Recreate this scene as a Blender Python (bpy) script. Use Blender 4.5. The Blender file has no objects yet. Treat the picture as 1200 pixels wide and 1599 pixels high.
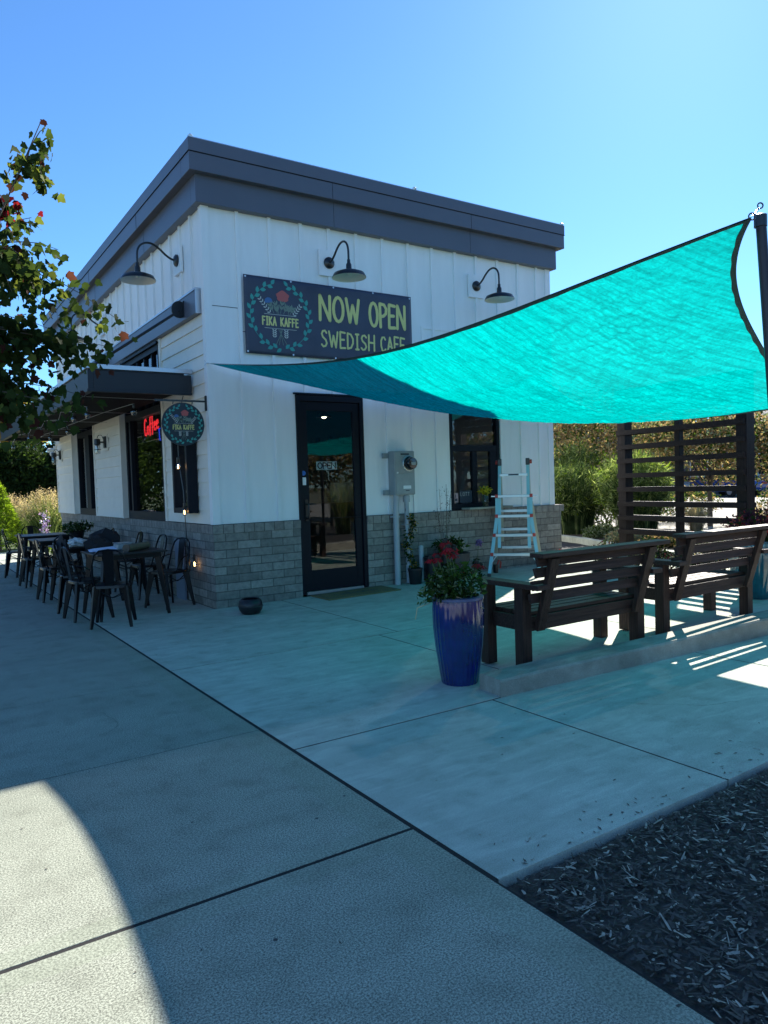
import bpy, bmesh, math, random
import numpy as np
from mathutils import Vector, Matrix
random.seed(7); rng = np.random.default_rng(7)
sc = bpy.context.scene
col = sc.collection
R = math.radians

# ---------------------------------------------------------------- camera
cam_d = bpy.data.cameras.new('camera'); cam = bpy.data.objects.new('camera', cam_d); col.objects.link(cam)
F = Vector((0.54961486, 0.83450234, -0.03910694)); RT = Vector((0.83403101, -0.55079721, -0.03185447)); UP = Vector((0.04812262, 0.01510871, 0.99872716))
cam.matrix_world = Matrix(((RT.x, UP.x, -F.x, -3.13045), (RT.y, UP.y, -F.y, -8.50298), (RT.z, UP.z, -F.z, 1.46077), (0, 0, 0, 1)))
cam_d.sensor_fit = 'HORIZONTAL'; cam_d.sensor_width = 36; cam_d.lens = 34.376
cam_d.clip_start = 0.05; cam_d.clip_end = 2000
sc.camera = cam
# ---------------------------------------------------------------- light
SUN_EL, SUN_AZ = R(35.0), R(57.0)          # azimuth from +Y towards +X
w = bpy.data.worlds.new("World"); sc.world = w; w.use_nodes = True
nt = w.node_tree; bg = nt.nodes['Background']
sky = nt.nodes.new('ShaderNodeTexSky'); sky.sky_type = 'NISHITA'; sky.sun_disc = False
sky.sun_elevation = SUN_EL; sky.sun_rotation = SUN_AZ; sky.air_density = 1.0; sky.dust_density = 0.32; sky.ozone_density = 5.0; sky.altitude = 1200
tint = nt.nodes.new('ShaderNodeMix'); tint.data_type = 'RGBA'; tint.blend_type = 'MULTIPLY'; tint.inputs[0].default_value = 1; tint.inputs[7].default_value = (0.60, 0.865, 1.03, 1)   # camera white balance
nt.links.new(sky.outputs[0], tint.inputs[6]); nt.links.new(tint.outputs[2], bg.inputs[0]); bg.inputs[1].default_value = 0.086
sd = bpy.data.lights.new('sun', 'SUN'); sd.energy = 4.7; sd.angle = R(0.5); sd.color = (1, 0.94, 0.85)
sun = bpy.data.objects.new('sun', sd); col.objects.link(sun)
sdir = Vector((math.sin(SUN_AZ) * math.cos(SUN_EL), math.cos(SUN_AZ) * math.cos(SUN_EL), math.sin(SUN_EL)))
sun.rotation_euler = sdir.to_track_quat('Z', 'Y').to_euler()
sc.view_settings.view_transform = 'Standard'; sc.view_settings.look = 'None'
sc.view_settings.exposure = 1.36; sc.view_settings.gamma = 1

# ---------------------------------------------------------------- materials
def node(nt, t, **k):
    n = nt.nodes.new(t)
    for a, b in k.items(): setattr(n, a, b)
    return n
def mat(name, color, rough=0.6, var=0.0, scale=5.0, bump=0.0, bscale=60.0, metal=0.0, spec=0.5, var2=None, stretch=None, coat=0.0):
    m = bpy.data.materials.new(name); m.use_nodes = True; nt = m.node_tree; p = nt.nodes['Principled BSDF']
    p.inputs['Base Color'].default_value = (*color, 1); p.inputs['Roughness'].default_value = rough
    p.inputs['Metallic'].default_value = metal; p.inputs['Specular IOR Level'].default_value = spec; p.inputs['Coat Weight'].default_value = coat
    tc = node(nt, 'ShaderNodeTexCoord'); mp = node(nt, 'ShaderNodeMapping'); nt.links.new(tc.outputs['Object'], mp.inputs[0])
    if stretch: mp.inputs['Scale'].default_value = stretch
    if var > 0:
        n = node(nt, 'ShaderNodeTexNoise'); n.inputs['Scale'].default_value = scale; n.inputs['Detail'].default_value = 6; n.inputs['Roughness'].default_value = 0.65
        nt.links.new(mp.outputs[0], n.inputs[0])
        cr = node(nt, 'ShaderNodeValToRGB'); nt.links.new(n.outputs[0], cr.inputs[0])
        c2 = var2 if var2 else tuple(min(1, c * (1 + var)) for c in color)
        cr.color_ramp.elements[0].position = 0.3; cr.color_ramp.elements[0].color = (*[c * (1 - var) for c in color], 1)
        cr.color_ramp.elements[1].position = 0.7; cr.color_ramp.elements[1].color = (*c2, 1)
        nt.links.new(cr.outputs[0], p.inputs['Base Color'])
    if bump > 0:
        n2 = node(nt, 'ShaderNodeTexNoise'); n2.inputs['Scale'].default_value = bscale; n2.inputs['Detail'].default_value = 4
        nt.links.new(mp.outputs[0], n2.inputs[0])
        b = node(nt, 'ShaderNodeBump'); b.inputs['Strength'].default_value = bump; b.inputs['Distance'].default_value = 0.01
        nt.links.new(n2.outputs[0], b.inputs['Height']); nt.links.new(b.outputs[0], p.inputs['Normal'])
    return m
def concrete(name, base, light, speckle, spscale, streak=0.0, border=None):
    m = bpy.data.materials.new(name); m.use_nodes = True; nt = m.node_tree; p = nt.nodes['Principled BSDF']; L = nt.links.new
    p.inputs['Roughness'].default_value = 0.85; p.inputs['Specular IOR Level'].default_value = 0.3
    tc = node(nt, 'ShaderNodeTexCoord')
    n1 = node(nt, 'ShaderNodeTexNoise'); n1.inputs['Scale'].default_value = 1.1; n1.inputs['Detail'].default_value = 7; n1.inputs['Roughness'].default_value = 0.65
    mp = node(nt, 'ShaderNodeMapping'); mp.inputs['Scale'].default_value = (0.8, 1.6, 1); L(tc.outputs['Object'], mp.inputs[0]); L(mp.outputs[0], n1.inputs[0])
    r1 = node(nt, 'ShaderNodeValToRGB'); L(n1.outputs[0], r1.inputs[0])
    r1.color_ramp.elements[0].position = 0.32; r1.color_ramp.elements[0].color = (*base, 1); r1.color_ramp.elements[1].position = 0.72; r1.color_ramp.elements[1].color = (*light, 1)
    n2 = node(nt, 'ShaderNodeTexNoise'); n2.inputs['Scale'].default_value = spscale; n2.inputs['Detail'].default_value = 5; n2.inputs['Roughness'].default_value = 0.8; L(tc.outputs['Object'], n2.inputs[0])
    r2 = node(nt, 'ShaderNodeValToRGB'); L(n2.outputs[0], r2.inputs[0])
    r2.color_ramp.elements[0].position = 0.43; r2.color_ramp.elements[0].color = (1 - speckle,) * 3 + (1,); r2.color_ramp.elements[1].position = 0.57; r2.color_ramp.elements[1].color = (1 + speckle * 0.5,) * 3 + (1,)
    mx = node(nt, 'ShaderNodeMix', data_type='RGBA', blend_type='MULTIPLY'); mx.inputs[0].default_value = 1
    L(r1.outputs[0], mx.inputs[6]); L(r2.outputs[0], mx.inputs[7]); out = mx.outputs[2]
    # dark spots / stains
    n3 = node(nt, 'ShaderNodeTexNoise'); n3.inputs['Scale'].default_value = 6.0; n3.inputs['Detail'].default_value = 10; L(tc.outputs['Object'], n3.inputs[0])
    r3 = node(nt, 'ShaderNodeValToRGB'); L(n3.outputs[0], r3.inputs[0]); r3.color_ramp.elements[0].position = 0.3; r3.color_ramp.elements[0].color = (0.78, 0.78, 0.77, 1); r3.color_ramp.elements[1].position = 0.5; r3.color_ramp.elements[1].color = (1, 1, 1, 1)
    m3 = node(nt, 'ShaderNodeMix', data_type='RGBA', blend_type='MULTIPLY'); m3.inputs[0].default_value = 0.8; L(out, m3.inputs[6]); L(r3.outputs[0], m3.inputs[7]); out = m3.outputs[2]
    if streak > 0:   # trowel marks
        n4 = node(nt, 'ShaderNodeTexNoise'); n4.inputs['Scale'].default_value = 3.0; n4.inputs['Detail'].default_value = 6; n4.inputs['Distortion'].default_value = 1.0
        mp4 = node(nt, 'ShaderNodeMapping'); mp4.inputs['Scale'].default_value = (0.9, 3.6, 1); mp4.inputs['Rotation'].default_value = (0, 0, 0.15); L(tc.outputs['Object'], mp4.inputs[0]); L(mp4.outputs[0], n4.inputs[0])
        r4 = node(nt, 'ShaderNodeValToRGB'); L(n4.outputs[0], r4.inputs[0]); r4.color_ramp.elements[0].position = 0.45; r4.color_ramp.elements[0].color = (0.9, 0.9, 0.9, 1)
        r4.color_ramp.elements[1].position = 0.68; r4.color_ramp.elements[1].color = (1 + streak,) * 3 + (1,)
        m4 = node(nt, 'ShaderNodeMix', data_type='RGBA', blend_type='MULTIPLY'); m4.inputs[0].default_value = 1; L(out, m4.inputs[6]); L(r4.outputs[0], m4.inputs[7]); out = m4.outputs[2]
    L(out, p.inputs['Base Color'])
    b = node(nt, 'ShaderNodeBump'); b.inputs['Strength'].default_value = 0.35 if speckle > 0.3 else 0.15; b.inputs['Distance'].default_value = 0.0022
    L(n2.outputs[0], b.inputs['Height']); L(b.outputs[0], p.inputs['Normal'])
    return m
def brickmat(name, bw, bh, cols, mortar, msize, offset=0.5):
    m = bpy.data.materials.new(name); m.use_nodes = True; nt = m.node_tree; p = nt.nodes['Principled BSDF']; L = nt.links.new
    p.inputs['Roughness'].default_value = 0.9; p.inputs['Specular IOR Level'].default_value = 0.25
    tc = node(nt, 'ShaderNodeTexCoord'); sp = node(nt, 'ShaderNodeSeparateXYZ'); L(tc.outputs['Object'], sp.inputs[0])
    ad = node(nt, 'ShaderNodeMath', operation='SUBTRACT'); L(sp.outputs[0], ad.inputs[0]); L(sp.outputs[1], ad.inputs[1])
    cb = node(nt, 'ShaderNodeCombineXYZ'); L(ad.outputs[0], cb.inputs[0]); L(sp.outputs[2], cb.inputs[1])
    br = node(nt, 'ShaderNodeTexBrick'); L(cb.outputs[0], br.inputs[0]); br.offset = offset
    br.inputs['Scale'].default_value = 1; br.inputs['Brick Width'].default_value = bw; br.inputs['Row Height'].default_value = bh
    br.inputs['Mortar Size'].default_value = msize; br.inputs['Mortar Smooth'].default_value = 0.25; br.inputs['Bias'].default_value = 0.0
    br.inputs['Color1'].default_value = (*cols[0], 1); br.inputs['Color2'].default_value = (*cols[1], 1); br.inputs['Mortar'].default_value = (*mortar, 1)
    n = node(nt, 'ShaderNodeTexNoise'); n.inputs['Scale'].default_value = 14; n.inputs['Detail'].default_value = 8; n.inputs['Roughness'].default_value = 0.7; L(tc.outputs['Object'], n.inputs[0])
    r = node(nt, 'ShaderNodeValToRGB'); L(n.outputs[0], r.inputs[0]); r.color_ramp.elements[0].position = 0.3; r.color_ramp.elements[0].color = (0.68, 0.68, 0.68, 1); r.color_ramp.elements[1].position = 0.7; r.color_ramp.elements[1].color = (1.25, 1.25, 1.25, 1)
    mx = node(nt, 'ShaderNodeMix', data_type='RGBA', blend_type='MULTIPLY'); mx.inputs[0].default_value = 1; L(br.outputs[0], mx.inputs[6]); L(r.outputs[0], mx.inputs[7]); L(mx.outputs[2], p.inputs['Base Color'])
    mm = node(nt, 'ShaderNodeMath', operation='MULTIPLY_ADD'); L(br.outputs['Fac'], mm.inputs[0]); mm.inputs[1].default_value = -1.6; L(n.outputs[0], mm.inputs[2])
    b = node(nt, 'ShaderNodeBump'); b.inputs['Strength'].default_value = 0.7; b.inputs['Distance'].default_value = 0.008; L(mm.outputs[0], b.inputs['Height']); L(b.outputs[0], p.inputs['Normal'])
    return m
def leafmat(name, c, trans=0.45, var=0.35):
    m = bpy.data.materials.new(name); m.use_nodes = True; nt = m.node_tree; L = nt.links.new; out = nt.nodes['Material Output']; nt.nodes.remove(nt.nodes['Principled BSDF'])
    tc = node(nt, 'ShaderNodeTexCoord'); n = node(nt, 'ShaderNodeTexNoise'); n.inputs['Scale'].default_value = 7; n.inputs['Detail'].default_value = 2; L(tc.outputs['Object'], n.inputs[0])
    r = node(nt, 'ShaderNodeValToRGB'); L(n.outputs[0], r.inputs[0]); r.color_ramp.elements[0].position = 0.35; r.color_ramp.elements[0].color = (*[x * (1 - var) for x in c], 1); r.color_ramp.elements[1].position = 0.65; r.color_ramp.elements[1].color = (*[x * (1 + var) for x in c], 1)
    d = node(nt, 'ShaderNodeBsdfPrincipled'); d.inputs['Roughness'].default_value = 0.75; d.inputs['Specular IOR Level'].default_value = 0.06
    t = node(nt, 'ShaderNodeBsdfTranslucent'); x = node(nt, 'ShaderNodeMixShader'); x.inputs[0].default_value = trans
    sat = node(nt, 'ShaderNodeMix', data_type='RGBA', blend_type='MULTIPLY'); sat.inputs[0].default_value = 1; L(r.outputs[0], sat.inputs[6]); sat.inputs[7].default_value = (1.7, 1.7, 0.9, 1)
    L(r.outputs[0], d.inputs['Base Color']); L(sat.outputs[2], t.inputs[0]); L(d.outputs[0], x.inputs[1]); L(t.outputs[0], x.inputs[2]); L(x.outputs[0], out.inputs[0])
    return m
def emis(name, c, s):
    m = bpy.data.materials.new(name); m.use_nodes = True; p = m.node_tree.nodes['Principled BSDF']
    p.inputs['Base Color'].default_value = (*c, 1); p.inputs['Emission Color'].default_value = (*c, 1); p.inputs['Emission Strength'].default_value = s
    return m
def glassmat(name, ior=1.9, tint=(0.70, 0.74, 0.75), rough=0.0):
    m = bpy.data.materials.new(name); m.use_nodes = True; nt = m.node_tree; L = nt.links.new; out = nt.nodes['Material Output']; nt.nodes.remove(nt.nodes['Principled BSDF'])
    t = node(nt, 'ShaderNodeBsdfTransparent'); t.inputs[0].default_value = (*tint, 1)
    g = node(nt, 'ShaderNodeBsdfGlossy'); g.inputs['Roughness'].default_value = rough; g.inputs[0].default_value = (0.95, 0.97, 1, 1)
    f = node(nt, 'ShaderNodeFresnel'); f.inputs[0].default_value = ior; x = node(nt, 'ShaderNodeMixShader')
    ge = node(nt, 'ShaderNodeNewGeometry'); iv_ = node(nt, 'ShaderNodeMath', operation='SUBTRACT'); iv_.inputs[0].default_value = 1; L(ge.outputs['Backfacing'], iv_.inputs[1]); f2 = node(nt, 'ShaderNodeMath', operation='MULTIPLY'); L(f.outputs[0], f2.inputs[0]); L(iv_.outputs[0], f2.inputs[1])
    L(f2.outputs[0], x.inputs[0]); L(t.outputs[0], x.inputs[1]); L(g.outputs[0], x.inputs[2]); L(x.outputs[0], out.inputs[0])
    return m
def clothmat():
    m = bpy.data.materials.new('turquoise_shade_cloth'); m.use_nodes = True; nt = m.node_tree; L = nt.links.new; out = nt.nodes['Material Output']; nt.nodes.remove(nt.nodes['Principled BSDF'])
    tc = node(nt, 'ShaderNodeTexCoord'); mp = node(nt, 'ShaderNodeMapping'); mp.inputs['Rotation'].default_value = (0, 0, R(25)); mp.inputs['Scale'].default_value = (0.8, 14, 1); L(tc.outputs['Object'], mp.inputs[0])
    n = node(nt, 'ShaderNodeTexNoise'); n.inputs['Scale'].default_value = 2.2; n.inputs['Detail'].default_value = 5; n.inputs['Distortion'].default_value = 0.7; L(mp.outputs[0], n.inputs[0])
    n2 = node(nt, 'ShaderNodeTexNoise'); n2.inputs['Scale'].default_value = 26; n2.inputs['Detail'].default_value = 5; n2.inputs['Roughness'].default_value = 0.75; n2.inputs['Distortion'].default_value = 1.2; L(tc.outputs['Object'], n2.inputs[0])
    n3 = node(nt, 'ShaderNodeTexNoise', noise_type='RIDGED_MULTIFRACTAL') if hasattr(bpy.types.ShaderNodeTexNoise, 'noise_type') else node(nt, 'ShaderNodeTexNoise')
    n3.inputs['Scale'].default_value = 1.3; n3.inputs['Detail'].default_value = 5; n3.inputs['Distortion'].default_value = 0.8; L(tc.outputs['Object'], n3.inputs[0])
    def ramp(src, p0, p1, a, b):
        r = node(nt, 'ShaderNodeValToRGB'); L(src, r.inputs[0]); r.color_ramp.elements[0].position = p0; r.color_ramp.elements[0].color = (a, a, a, 1); r.color_ramp.elements[1].position = p1; r.color_ramp.elements[1].color = (b, b, b, 1); return r.outputs[0]
    a1 = ramp(n.outputs[0], 0.38, 0.6, 0.66, 1.0); a2 = ramp(n2.outputs[0], 0.35, 0.62, 0.68, 1.15)
    m1 = node(nt, 'ShaderNodeMix', data_type='RGBA', blend_type='MULTIPLY'); m1.inputs[0].default_value = 1; L(a1, m1.inputs[6]); L(a2, m1.inputs[7])
    m2 = node(nt, 'ShaderNodeMix', data_type='RGBA', blend_type='MULTIPLY'); m2.inputs[0].default_value = 1; L(m1.outputs[2], m2.inputs[6]); m2.inputs[7].default_value = (0.0, 0.52, 0.47, 1)
    d = node(nt, 'ShaderNodeBsdfDiffuse'); d.inputs[0].default_value = (0.0, 0.16, 0.17, 1)
    t = node(nt, 'ShaderNodeBsdfTranslucent'); L(m2.outputs[2], t.inputs[0])
    x = node(nt, 'ShaderNodeMixShader'); x.inputs[0].default_value = 0.58; L(d.outputs[0], x.inputs[1]); L(t.outputs[0], x.inputs[2])
    tr = node(nt, 'ShaderNodeBsdfTransparent'); y = node(nt, 'ShaderNodeMixShader'); y.inputs[0].default_value = 0.011; L(x.outputs[0], y.inputs[1]); L(tr.outputs[0], y.inputs[2])
    b = node(nt, 'ShaderNodeBump'); b.inputs['Strength'].default_value = 0.7; b.inputs['Distance'].default_value = 0.06; L(n3.outputs[0], b.inputs['Height']); L(b.outputs[0], t.inputs['Normal']); L(b.outputs[0], d.inputs['Normal'])
    L(y.outputs[0], out.inputs[0]); return m
def woodmat(name, c, axis=(1, 22, 22)):
    m = mat(name, c, rough=0.55, var=0.6, scale=2.5, bump=0.45, bscale=9, stretch=axis, spec=0.22); return m

M = dict(
    white=mat('white_painted_board', (0.87, 0.87, 0.85), 0.55, var=0.045, scale=2.5, stretch=(2.5, 2.5, .35), bump=0.06, bscale=25),
    cream=mat('warm_white_lap_siding', (0.86, 0.79, 0.68), 0.55, var=0.05, scale=3, bump=0.05, bscale=30),
    fascia=mat('charcoal_blue_metal', (0.10, 0.108, 0.14), 0.38, var=0.06, scale=1.5, metal=0.0, spec=0.5),
    dark=mat('black_frame_paint', (0.007, 0.009, 0.015), 0.5, spec=0.2),
    canopy=mat('dark_grey_canopy_steel', (0.012, 0.016, 0.022), 0.5, var=0.15, scale=2),
    soffit=mat('dark_stained_soffit', (0.010, 0.006, 0.006), 0.85, var=0.3, scale=3, stretch=(14, 1, 1), spec=0.15),
    flash=mat('galvanized_flashing', (0.55, 0.57, 0.6), 0.3, metal=0.7),
    brick=brickmat('grey_brown_block', 0.305, 0.1016, ((0.19, 0.178, 0.155), (0.34, 0.32, 0.28)), (0.13, 0.122, 0.11), 0.006),
    cap=brickmat('soldier_course_block', 0.135, 0.4, ((0.23, 0.21, 0.185), (0.31, 0.285, 0.25)), (0.12, 0.11, 0.10), 0.006, 0.0),
    patio=concrete('pale_troweled_concrete', (0.42, 0.45, 0.365), (0.56, 0.595, 0.50), 0.20, 170, 0.07),
    walk=concrete('broomed_grey_concrete', (0.305, 0.322, 0.25), (0.405, 0.42, 0.33), 0.62, 150),
    edge=concrete('smooth_tooled_concrete', (0.275, 0.295, 0.22), (0.36, 0.385, 0.295), 0.45, 120),
    streetc=concrete('pale_street_concrete', (0.38, 0.36, 0.31), (0.50, 0.47, 0.41), 0.2, 60),
    curb=concrete('weathered_curb_concrete', (0.26, 0.245, 0.20), (0.44, 0.42, 0.35), 0.20, 160, 0.18),
    joint=mat('dark_joint_filler', (0.012, 0.012, 0.012), 0.95, var=0.4, scale=40),
    mulch=mat('dark_bark_soil', (0.046, 0.040, 0.033), 0.95, var=0.6, scale=25, bump=1.0, bscale=45),
    chip=mat('dark_bark_chip', (0.082, 0.070, 0.057), 0.85, var=0.5, scale=30),
    chip2=mat('weathered_pale_chip', (0.36, 0.32, 0.25), 0.8, var=0.4, scale=30),
    asphalt=mat('worn_asphalt', (0.055, 0.055, 0.055), 0.9, var=0.25, scale=4, bump=0.3, bscale=120),
    lawn=mat('lawn_soil_green', (0.07, 0.10, 0.03), 0.95, var=0.4, scale=3),
    drygrass=mat('dry_ground', (0.13, 0.13, 0.07), 0.95, var=0.35, scale=2),
    black=mat('black_powder_coat', (0.012, 0.012, 0.014), 0.3, spec=0.6),
    chairblk=mat('glossy_black_steel', (0.005, 0.005, 0.007), 0.28, spec=0.32),
    tabletop=mat('dark_table_surface', (0.010, 0.009, 0.009), 0.4, var=0.3, scale=8),
    lampin=mat('white_enamel', (0.75, 0.77, 0.74), 0.35),
    wood=woodmat('dark_stained_wood', (0.052, 0.026, 0.019)), screenw=woodmat('weathered_black_stain', (0.020, 0.012, 0.011)), screenv=woodmat('weathered_black_stain_upright', (0.020, 0.012, 0.011), (22, 22, 1)),
    woodv=woodmat('dark_stained_wood_upright', (0.050, 0.025, 0.018), (22, 22, 1)),
    navy=mat('navy_vinyl', (0.042, 0.048, 0.080), 0.42, var=0.15, scale=4, bump=0.35, bscale=3),
    navyc=mat('navy_sign_board', (0.008, 0.02, 0.035), 0.4),
    yel=mat('yellow_lettering', (0.72, 0.66, 0.24), 0.6), ivory=mat('ivory_print', (0.55, 0.56, 0.50), 0.6),
    leafp=mat('green_print', (0.05, 0.34, 0.29), 0.6), redp=mat('coral_print', (0.50, 0.11, 0.10), 0.6), bluep=mat('blue_print', (0.06, 0.16, 0.35), 0.6), oliv=mat('sage_print', (0.18, 0.24, 0.19), 0.6),
    grey=mat('grey_utility_paint', (0.30, 0.33, 0.33), 0.5, var=0.08, scale=10), conduit=mat('painted_conduit', (0.38, 0.41, 0.43), 0.45, var=0.08, scale=6),
    meterg=mat('meter_dial_face', (0.35, 0.36, 0.36), 0.4), sticker=mat('white_paper', (0.8, 0.8, 0.8), 0.6), bluest=mat('blue_vinyl_sticker', (0.03, 0.15, 0.5), 0.4), ink=mat('dark_ink', (0.03, 0.04, 0.06), 0.6), pinks=mat('pale_pink_paper', (0.5, 0.32, 0.32), 0.6),
    ladb=mat('blue_fibreglass_rail', (0.30, 0.56, 0.63), 0.35), ladt=mat('tan_aluminium_rail', (0.42, 0.38, 0.28), 0.4), alu=mat('brushed_aluminium', (0.55, 0.60, 0.62), 0.3, metal=0.6), red=mat('red_plastic', (0.45, 0.04, 0.03), 0.4),
    glaze=mat('cobalt_glaze', (0.002, 0.014, 0.12), 0.12, var=0.5, scale=3, spec=0.8, coat=0.6), glazerim=mat('worn_rim_glaze', (0.09, 0.10, 0.19), 0.35, var=0.4, scale=12), teal=mat('teal_glaze', (0.004, 0.09, 0.13), 0.12, var=0.4, scale=3, spec=0.8, coat=0.6),
    soil=mat('potting_soil', (0.03, 0.02, 0.014), 0.95, var=0.5, scale=30, bump=0.8, bscale=50), nurs=mat('black_plastic_pot', (0.01, 0.011, 0.014), 0.4), terra=mat('brown_grey_pot', (0.07, 0.05, 0.047), 0.7, var=0.2, scale=10),
    matf=mat('coir_mat', (0.20, 0.16, 0.075), 0.98, var=0.25, scale=60, bump=0.6, bscale=120),
    gmaple=leafmat('maple_green', (0.032, 0.052, 0.017)), ymaple=leafmat('maple_yellow_green', (0.10, 0.12, 0.03)), rmaple=leafmat('maple_red', (0.17, 0.010, 0.022)), bmaple=leafmat('maple_bronze', (0.055, 0.020, 0.020)),
    g1=leafmat('leaf_mid_green', (0.05, 0.085, 0.02)), g2=leafmat('leaf_dark_green', (0.022, 0.042, 0.014), 0.3), g3=leafmat('leaf_lime', (0.16, 0.24, 0.02), 0.5), g4=leafmat('leaf_sage', (0.20, 0.24, 0.16), 0.35), br=leafmat('leaf_copper', (0.22, 0.15, 0.10), 0.45), br2=leafmat('leaf_tan', (0.34, 0.27, 0.18), 0.45), gold=leafmat('leaf_gold', (0.38, 0.24, 0.03), 0.5), plum=leafmat('leaf_plum', (0.07, 0.02, 0.035), 0.3), purp=leafmat('petal_purple', (0.30, 0.20, 0.5), 0.4, 0.2), redf=leafmat('petal_red', (0.34, 0.022, 0.03), 0.3, 0.3), yelf=leafmat('petal_yellow', (0.6, 0.5, 0.04), 0.3, 0.2),
    straw=leafmat('grass_straw', (0.52, 0.41, 0.30), 0.4), gg=leafmat('grass_green', (0.10, 0.15, 0.06), 0.45), gd=leafmat('grass_deep_green', (0.035, 0.062, 0.026), 0.4), gy=leafmat('grass_pale_green', (0.28, 0.34, 0.14), 0.5),
    bark=mat('grey_bark', (0.09, 0.075, 0.06), 0.9, var=0.35, scale=6, bump=0.6, bscale=25, stretch=(1, 1, 0.2)), twig=mat('thin_twig', (0.06, 0.04, 0.03), 0.8), stem=mat('green_stem', (0.08, 0.12, 0.04), 0.7),
    glass=glassmat('window_glass'), doorglass=glassmat('door_glass', 1.65, (0.75, 0.8, 0.8)), mirror=mat('mirror_silver', (0.8, 0.82, 0.82), 0.02, metal=1.0), bulb=glassmat('bulb_glass', 2.2, (0.8, 0.8, 0.8), 0.05), clear=glassmat('vase_glass', 1.5, (0.75, 0.78, 0.75)),
    lit=emis('warm_filament', (1, 0.55, 0.2), 14), lamp=emis('lit_interior_lamp', (1, 0.85, 0.65), 4), neonr=emis('red_neon', (1.0, 0.03, 0.04), .75), neonb=emis('blue_neon', (0.03, 0.08, 0.9), .5),
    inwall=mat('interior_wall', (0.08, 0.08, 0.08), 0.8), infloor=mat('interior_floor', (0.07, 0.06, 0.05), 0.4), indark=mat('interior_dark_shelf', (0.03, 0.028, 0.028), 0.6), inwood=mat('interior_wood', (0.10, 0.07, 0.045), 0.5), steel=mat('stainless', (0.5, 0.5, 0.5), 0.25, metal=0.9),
    bluec=mat('blue_car_paint', (0.02, 0.06, 0.25), 0.2, coat=1.0), silver=mat('silver_car_paint', (0.45, 0.46, 0.48), 0.25, metal=0.5, coat=1.0), tyre=mat('tyre_rubber', (0.015, 0.015, 0.015), 0.8), cglass=mat('car_glass', (0.01, 0.012, 0.015), 0.05, spec=0.8), taill=mat('red_lens', (0.3, 0.01, 0.01), 0.3),
    roofd=mat('dark_shingle', (0.035, 0.035, 0.04), 0.9, var=0.3, scale=10), bwall=mat('grey_building_wall', (0.10, 0.10, 0.115), 0.8, var=0.1, scale=1),
    towel=mat('white_cloth', (0.55, 0.58, 0.55), 0.9, var=0.3, scale=20), paper=mat('blue_white_paper', (0.75, 0.8, 0.95), 0.6), roll=mat('tan_rolled_mat', (0.13, 0.12, 0.075), 0.8, var=0.2, scale=10), plast=mat('clear_grey_plastic', (0.35, 0.37, 0.37), 0.3), bag=mat('black_fabric', (0.008, 0.008, 0.011), 0.8, bump=0.5, bscale=12),
    pvc=mat('pale_blue_plastic_panel', (0.16, 0.20, 0.26), 0.5), sail=clothmat(), hem=mat('dark_teal_webbing', (0.02, 0.075, 0.085), 0.8, bump=0.4, bscale=80), pole=mat('dark_bronze_pole', (0.03, 0.024, 0.028), 0.35, metal=0.3), rope=mat('white_cord', (0.5, 0.5, 0.48), 0.8),
)

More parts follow.
